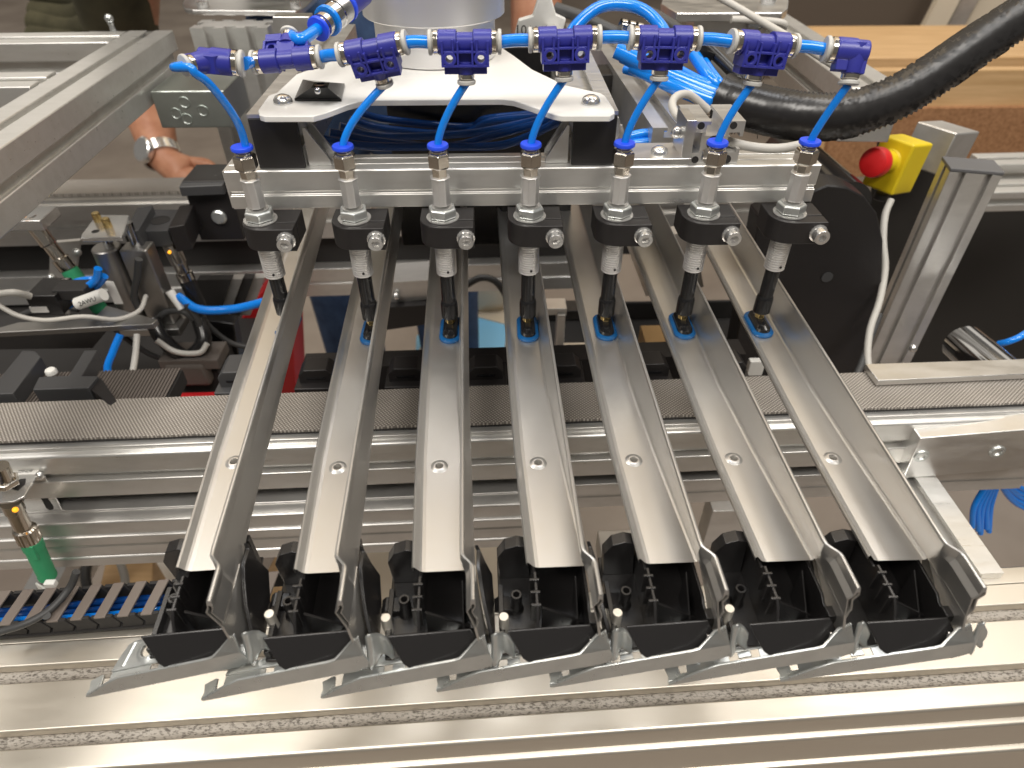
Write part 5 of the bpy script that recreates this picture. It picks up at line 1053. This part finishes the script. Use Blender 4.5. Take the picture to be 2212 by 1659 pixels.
for q, (off, ln) in enumerate(((-21, 62), (-7, 72), (7, 68), (21, 54))):
    b0 = len(pts); k = hand+sd_*off+fd*14
    pts += [k, k+fd*ln*.5, k+fd*ln*.8+V((0, 0, -14)), k+fd*ln+V((0, 0, -34))]; ed += [(13, b0), (b0, b0+1), (b0+1, b0+2), (b0+2, b0+3)]; rad += [11, 9.5, 8.5, 7.5]
b0 = len(pts); k = pts[12]+sd_*26; pts += [k, k+sd_*16+fd*26, k+sd_*14+fd*54]; ed += [(12, b0), (b0, b0+1), (b0+1, b0+2)]; rad += [12, 10, 8.5]
skin_body('body', pts, ed, rad, 'skin', pe)
ft1, ft2 = V((hx_-100, hy_+60, -1000)), V((hx_+100, hy_+40, -1000))
skin_body('jeans', [V((hx_, hy_, 40)), V((hx_, hy_, -90)), V((hx_-88, hy_, -210)), V((hx_-96, hy_+20, -560)), ft1, V((hx_+88, hy_, -210)), V((hx_+96, hy_+10, -560)), ft2],
          [(0, 1), (1, 2), (2, 3), (3, 4), (1, 5), (5, 6), (6, 7)], [150, 150, 92, 68, 56, 92, 68, 56], 'jeans', pe, root=1)
skin_body('shirt', [V((hx_, hy_, 0)), V((hx_, hy_+10, 180)), V((hx_, hy_+20, 370)), V((hx_-185, hy_+10, 350)), V(((hx_-185+el.x)/2, hy_, 200)), V((hx_+185, hy_+10, 350)), V((hx_+230, hy_+5, 200)), V((el.x, el.y, el.z+20)), at(304, 180, D=Dp+40)],
          [(0, 1), (1, 2), (2, 3), (3, 4), (2, 5), (5, 6), (4, 7), (7, 8)], [152, 156, 132, 84, 70, 84, 66, 60, 54], 'olive', pe, root=1)
for ft in (ft1, ft2): MB().box(ft+V((0, -60, -20)), (90, 240, 60)).build('shoe', 'black_dull', pe, bevel=20, bseg=3)
aw = (pts[11]-pts[9]).normalized(); wc = at(348, 334, D=Dp)
wt_ = thing('wristwatch', 'steel wristwatch with link bracelet on the hanging arm at upper left', 'wristwatch', wc)
a_, e1, e2 = frame(aw); n = 22
br = MB()
for k in range(n):
    an = 2*math.pi*k/n; c = wc+(e1*math.cos(an)+e2*math.sin(an))*30; r_ = (e1*math.cos(an)+e2*math.sin(an)); br.box(c, (20, 7.8, 4), Matrix((aw, (e1*-math.sin(an)+e2*math.cos(an)), r_)).transposed())
br.build('bracelet', 'steel', wt_, bevel=.8)
fn = (V((-.35, -.75, .35))-aw*V((-.35, -.75, .35)).dot(aw)).normalized()
MB().lathe([(20, -6), (21, -3), (21, 3), (18.5, 5), (17, 5), (.3, 5.2)], wc+fn*31, fn, 28).build('case', 'steel', wt_)
oc = thing('folded_jacket', 'crumpled olive green jacket lying in the background at upper left', 'jacket', at(215, 60, D=1700))
random.seed(21)
for q in range(6):
    c = at(200, 140-q*30, D=1700+q*10); L_ = 150
    MB().tube(bez([c+V((-L_, 0, random.uniform(-14, 14))), c+V((-40, -30, random.uniform(-12, 12))), c+V((30, -34, random.uniform(-12, 12))), c+V((L_, 0, random.uniform(-14, 14)))], 16), 29, 12).build('fold', 'olive', oc)
# things on the floor below the lower profile at left
lb = thing('floor_beam', 'pale beam lying on the floor below the lower left profile', 'beam', at(140, 1250, Z=-700))
beam(MB(), at(90, 1330, Z=-700), at(170, 1180, Z=-640), section(50, 50, top=(0,), rig=(0,))).build('profile', 'alu_far', lb)
lc = thing('brown_carton', 'brown carton on the floor behind the cable chain', 'carton', at(270, 1240, Z=-760))
slab([(205, 1310), (330, 1300), (330, 1200), (230, 1205)], -860, -740, 'carton', 'wood', lc, 2)
tubeobj('floor_cable', [at(195, 1300, Z=-600), at(185, 1240, Z=-600), at(200, 1190, Z=-620)], 6, 'cable_dark', 'dark cable hanging near the floor behind the cable chain', 'cable')
tubeobj('floor_cable', [at(262, 1300, Z=-600), at(270, 1250, Z=-600), at(250, 1190, Z=-620)], 5, 'cable_grey', 'pale cable hanging near the floor behind the cable chain', 'cable')
lw = thing('paper_sheet', 'pale paper sheet on the floor left of the leftmost rail end', 'paper sheet', at(360, 1240, Z=-800))
slab([(310, 1320), (400, 1320), (420, 1180), (340, 1185)], -808, -800, 'sheet', 'label_white', lw, .5)

# third plate and small fittings of the left cluster
tp3 = thing('guide_plate', 'brownish steel guide plate right of the guided cylinder', 'guide plate', at(322, 620, Y=196))
MB().prism([(at(x, y_, Y=196).x, at(x, y_, Y=196).z) for x, y_ in ((296, 545), (318, 545), (352, 690), (330, 704))], V((0, 196, 0)), (1, 0, 0), (0, 0, 1), (0, 8, 0)).build('plate', 'alu_far', tp3, bevel=.5)
MB().ball(at(318, 642, Y=194), 1.5).build('indicator_light', 'orange_led', tp3)
wc2 = thing('connector_plug', 'cream plug at the left end of the blue tube below the round sensor', 'plug', at(382, 650, Y=178))
MB().cyl(at(366, 628, Y=180), at(392, 668, Y=174), 4.2, 3.0, 14).build('plug', 'label_white', wc2)
for q, pts in enumerate((((300, 560), (296, 600), (290, 640), (300, 668)), ((404, 655), (430, 700), (425, 745), (396, 770)), ((330, 700), (356, 676), (392, 672), (420, 690)), ((20, 700), (60, 676), (120, 660), (170, 668)))):
    tubeobj('black_cable', [at(x, y_, Y=168+q*4) for x, y_ in pts], 3.0, 'cable_dark', 'black cable in the left machine cluster, %s' % ('beside the silver cylinder', 'curving below the cream plug', 'arching over the fixture arm', 'crossing the shelf at far left')[q], 'cable', 'black cables in the left machine cluster')
cbk = thing('black_bracket', 'black angled bracket between the shelf and the red crate', 'bracket', at(470, 730, Y=200))
MB().prism([(at(x, y_, Y=205).x, at(x, y_, Y=205).z) for x, y_ in ((430, 690), (505, 700), (520, 790), (480, 800), (470, 740), (430, 735))], V((0, 205, 0)), (1, 0, 0), (0, 0, 1), (0, 16, 0)).build('bracket', 'black_plastic', cbk, bevel=1)
MB().lathe([(5, 0), (6, .6), (6, 7), (4, 8)], at(455, 715, Y=204), (0, -1, 0), 18).build('knob', 'black_gloss', cbk)
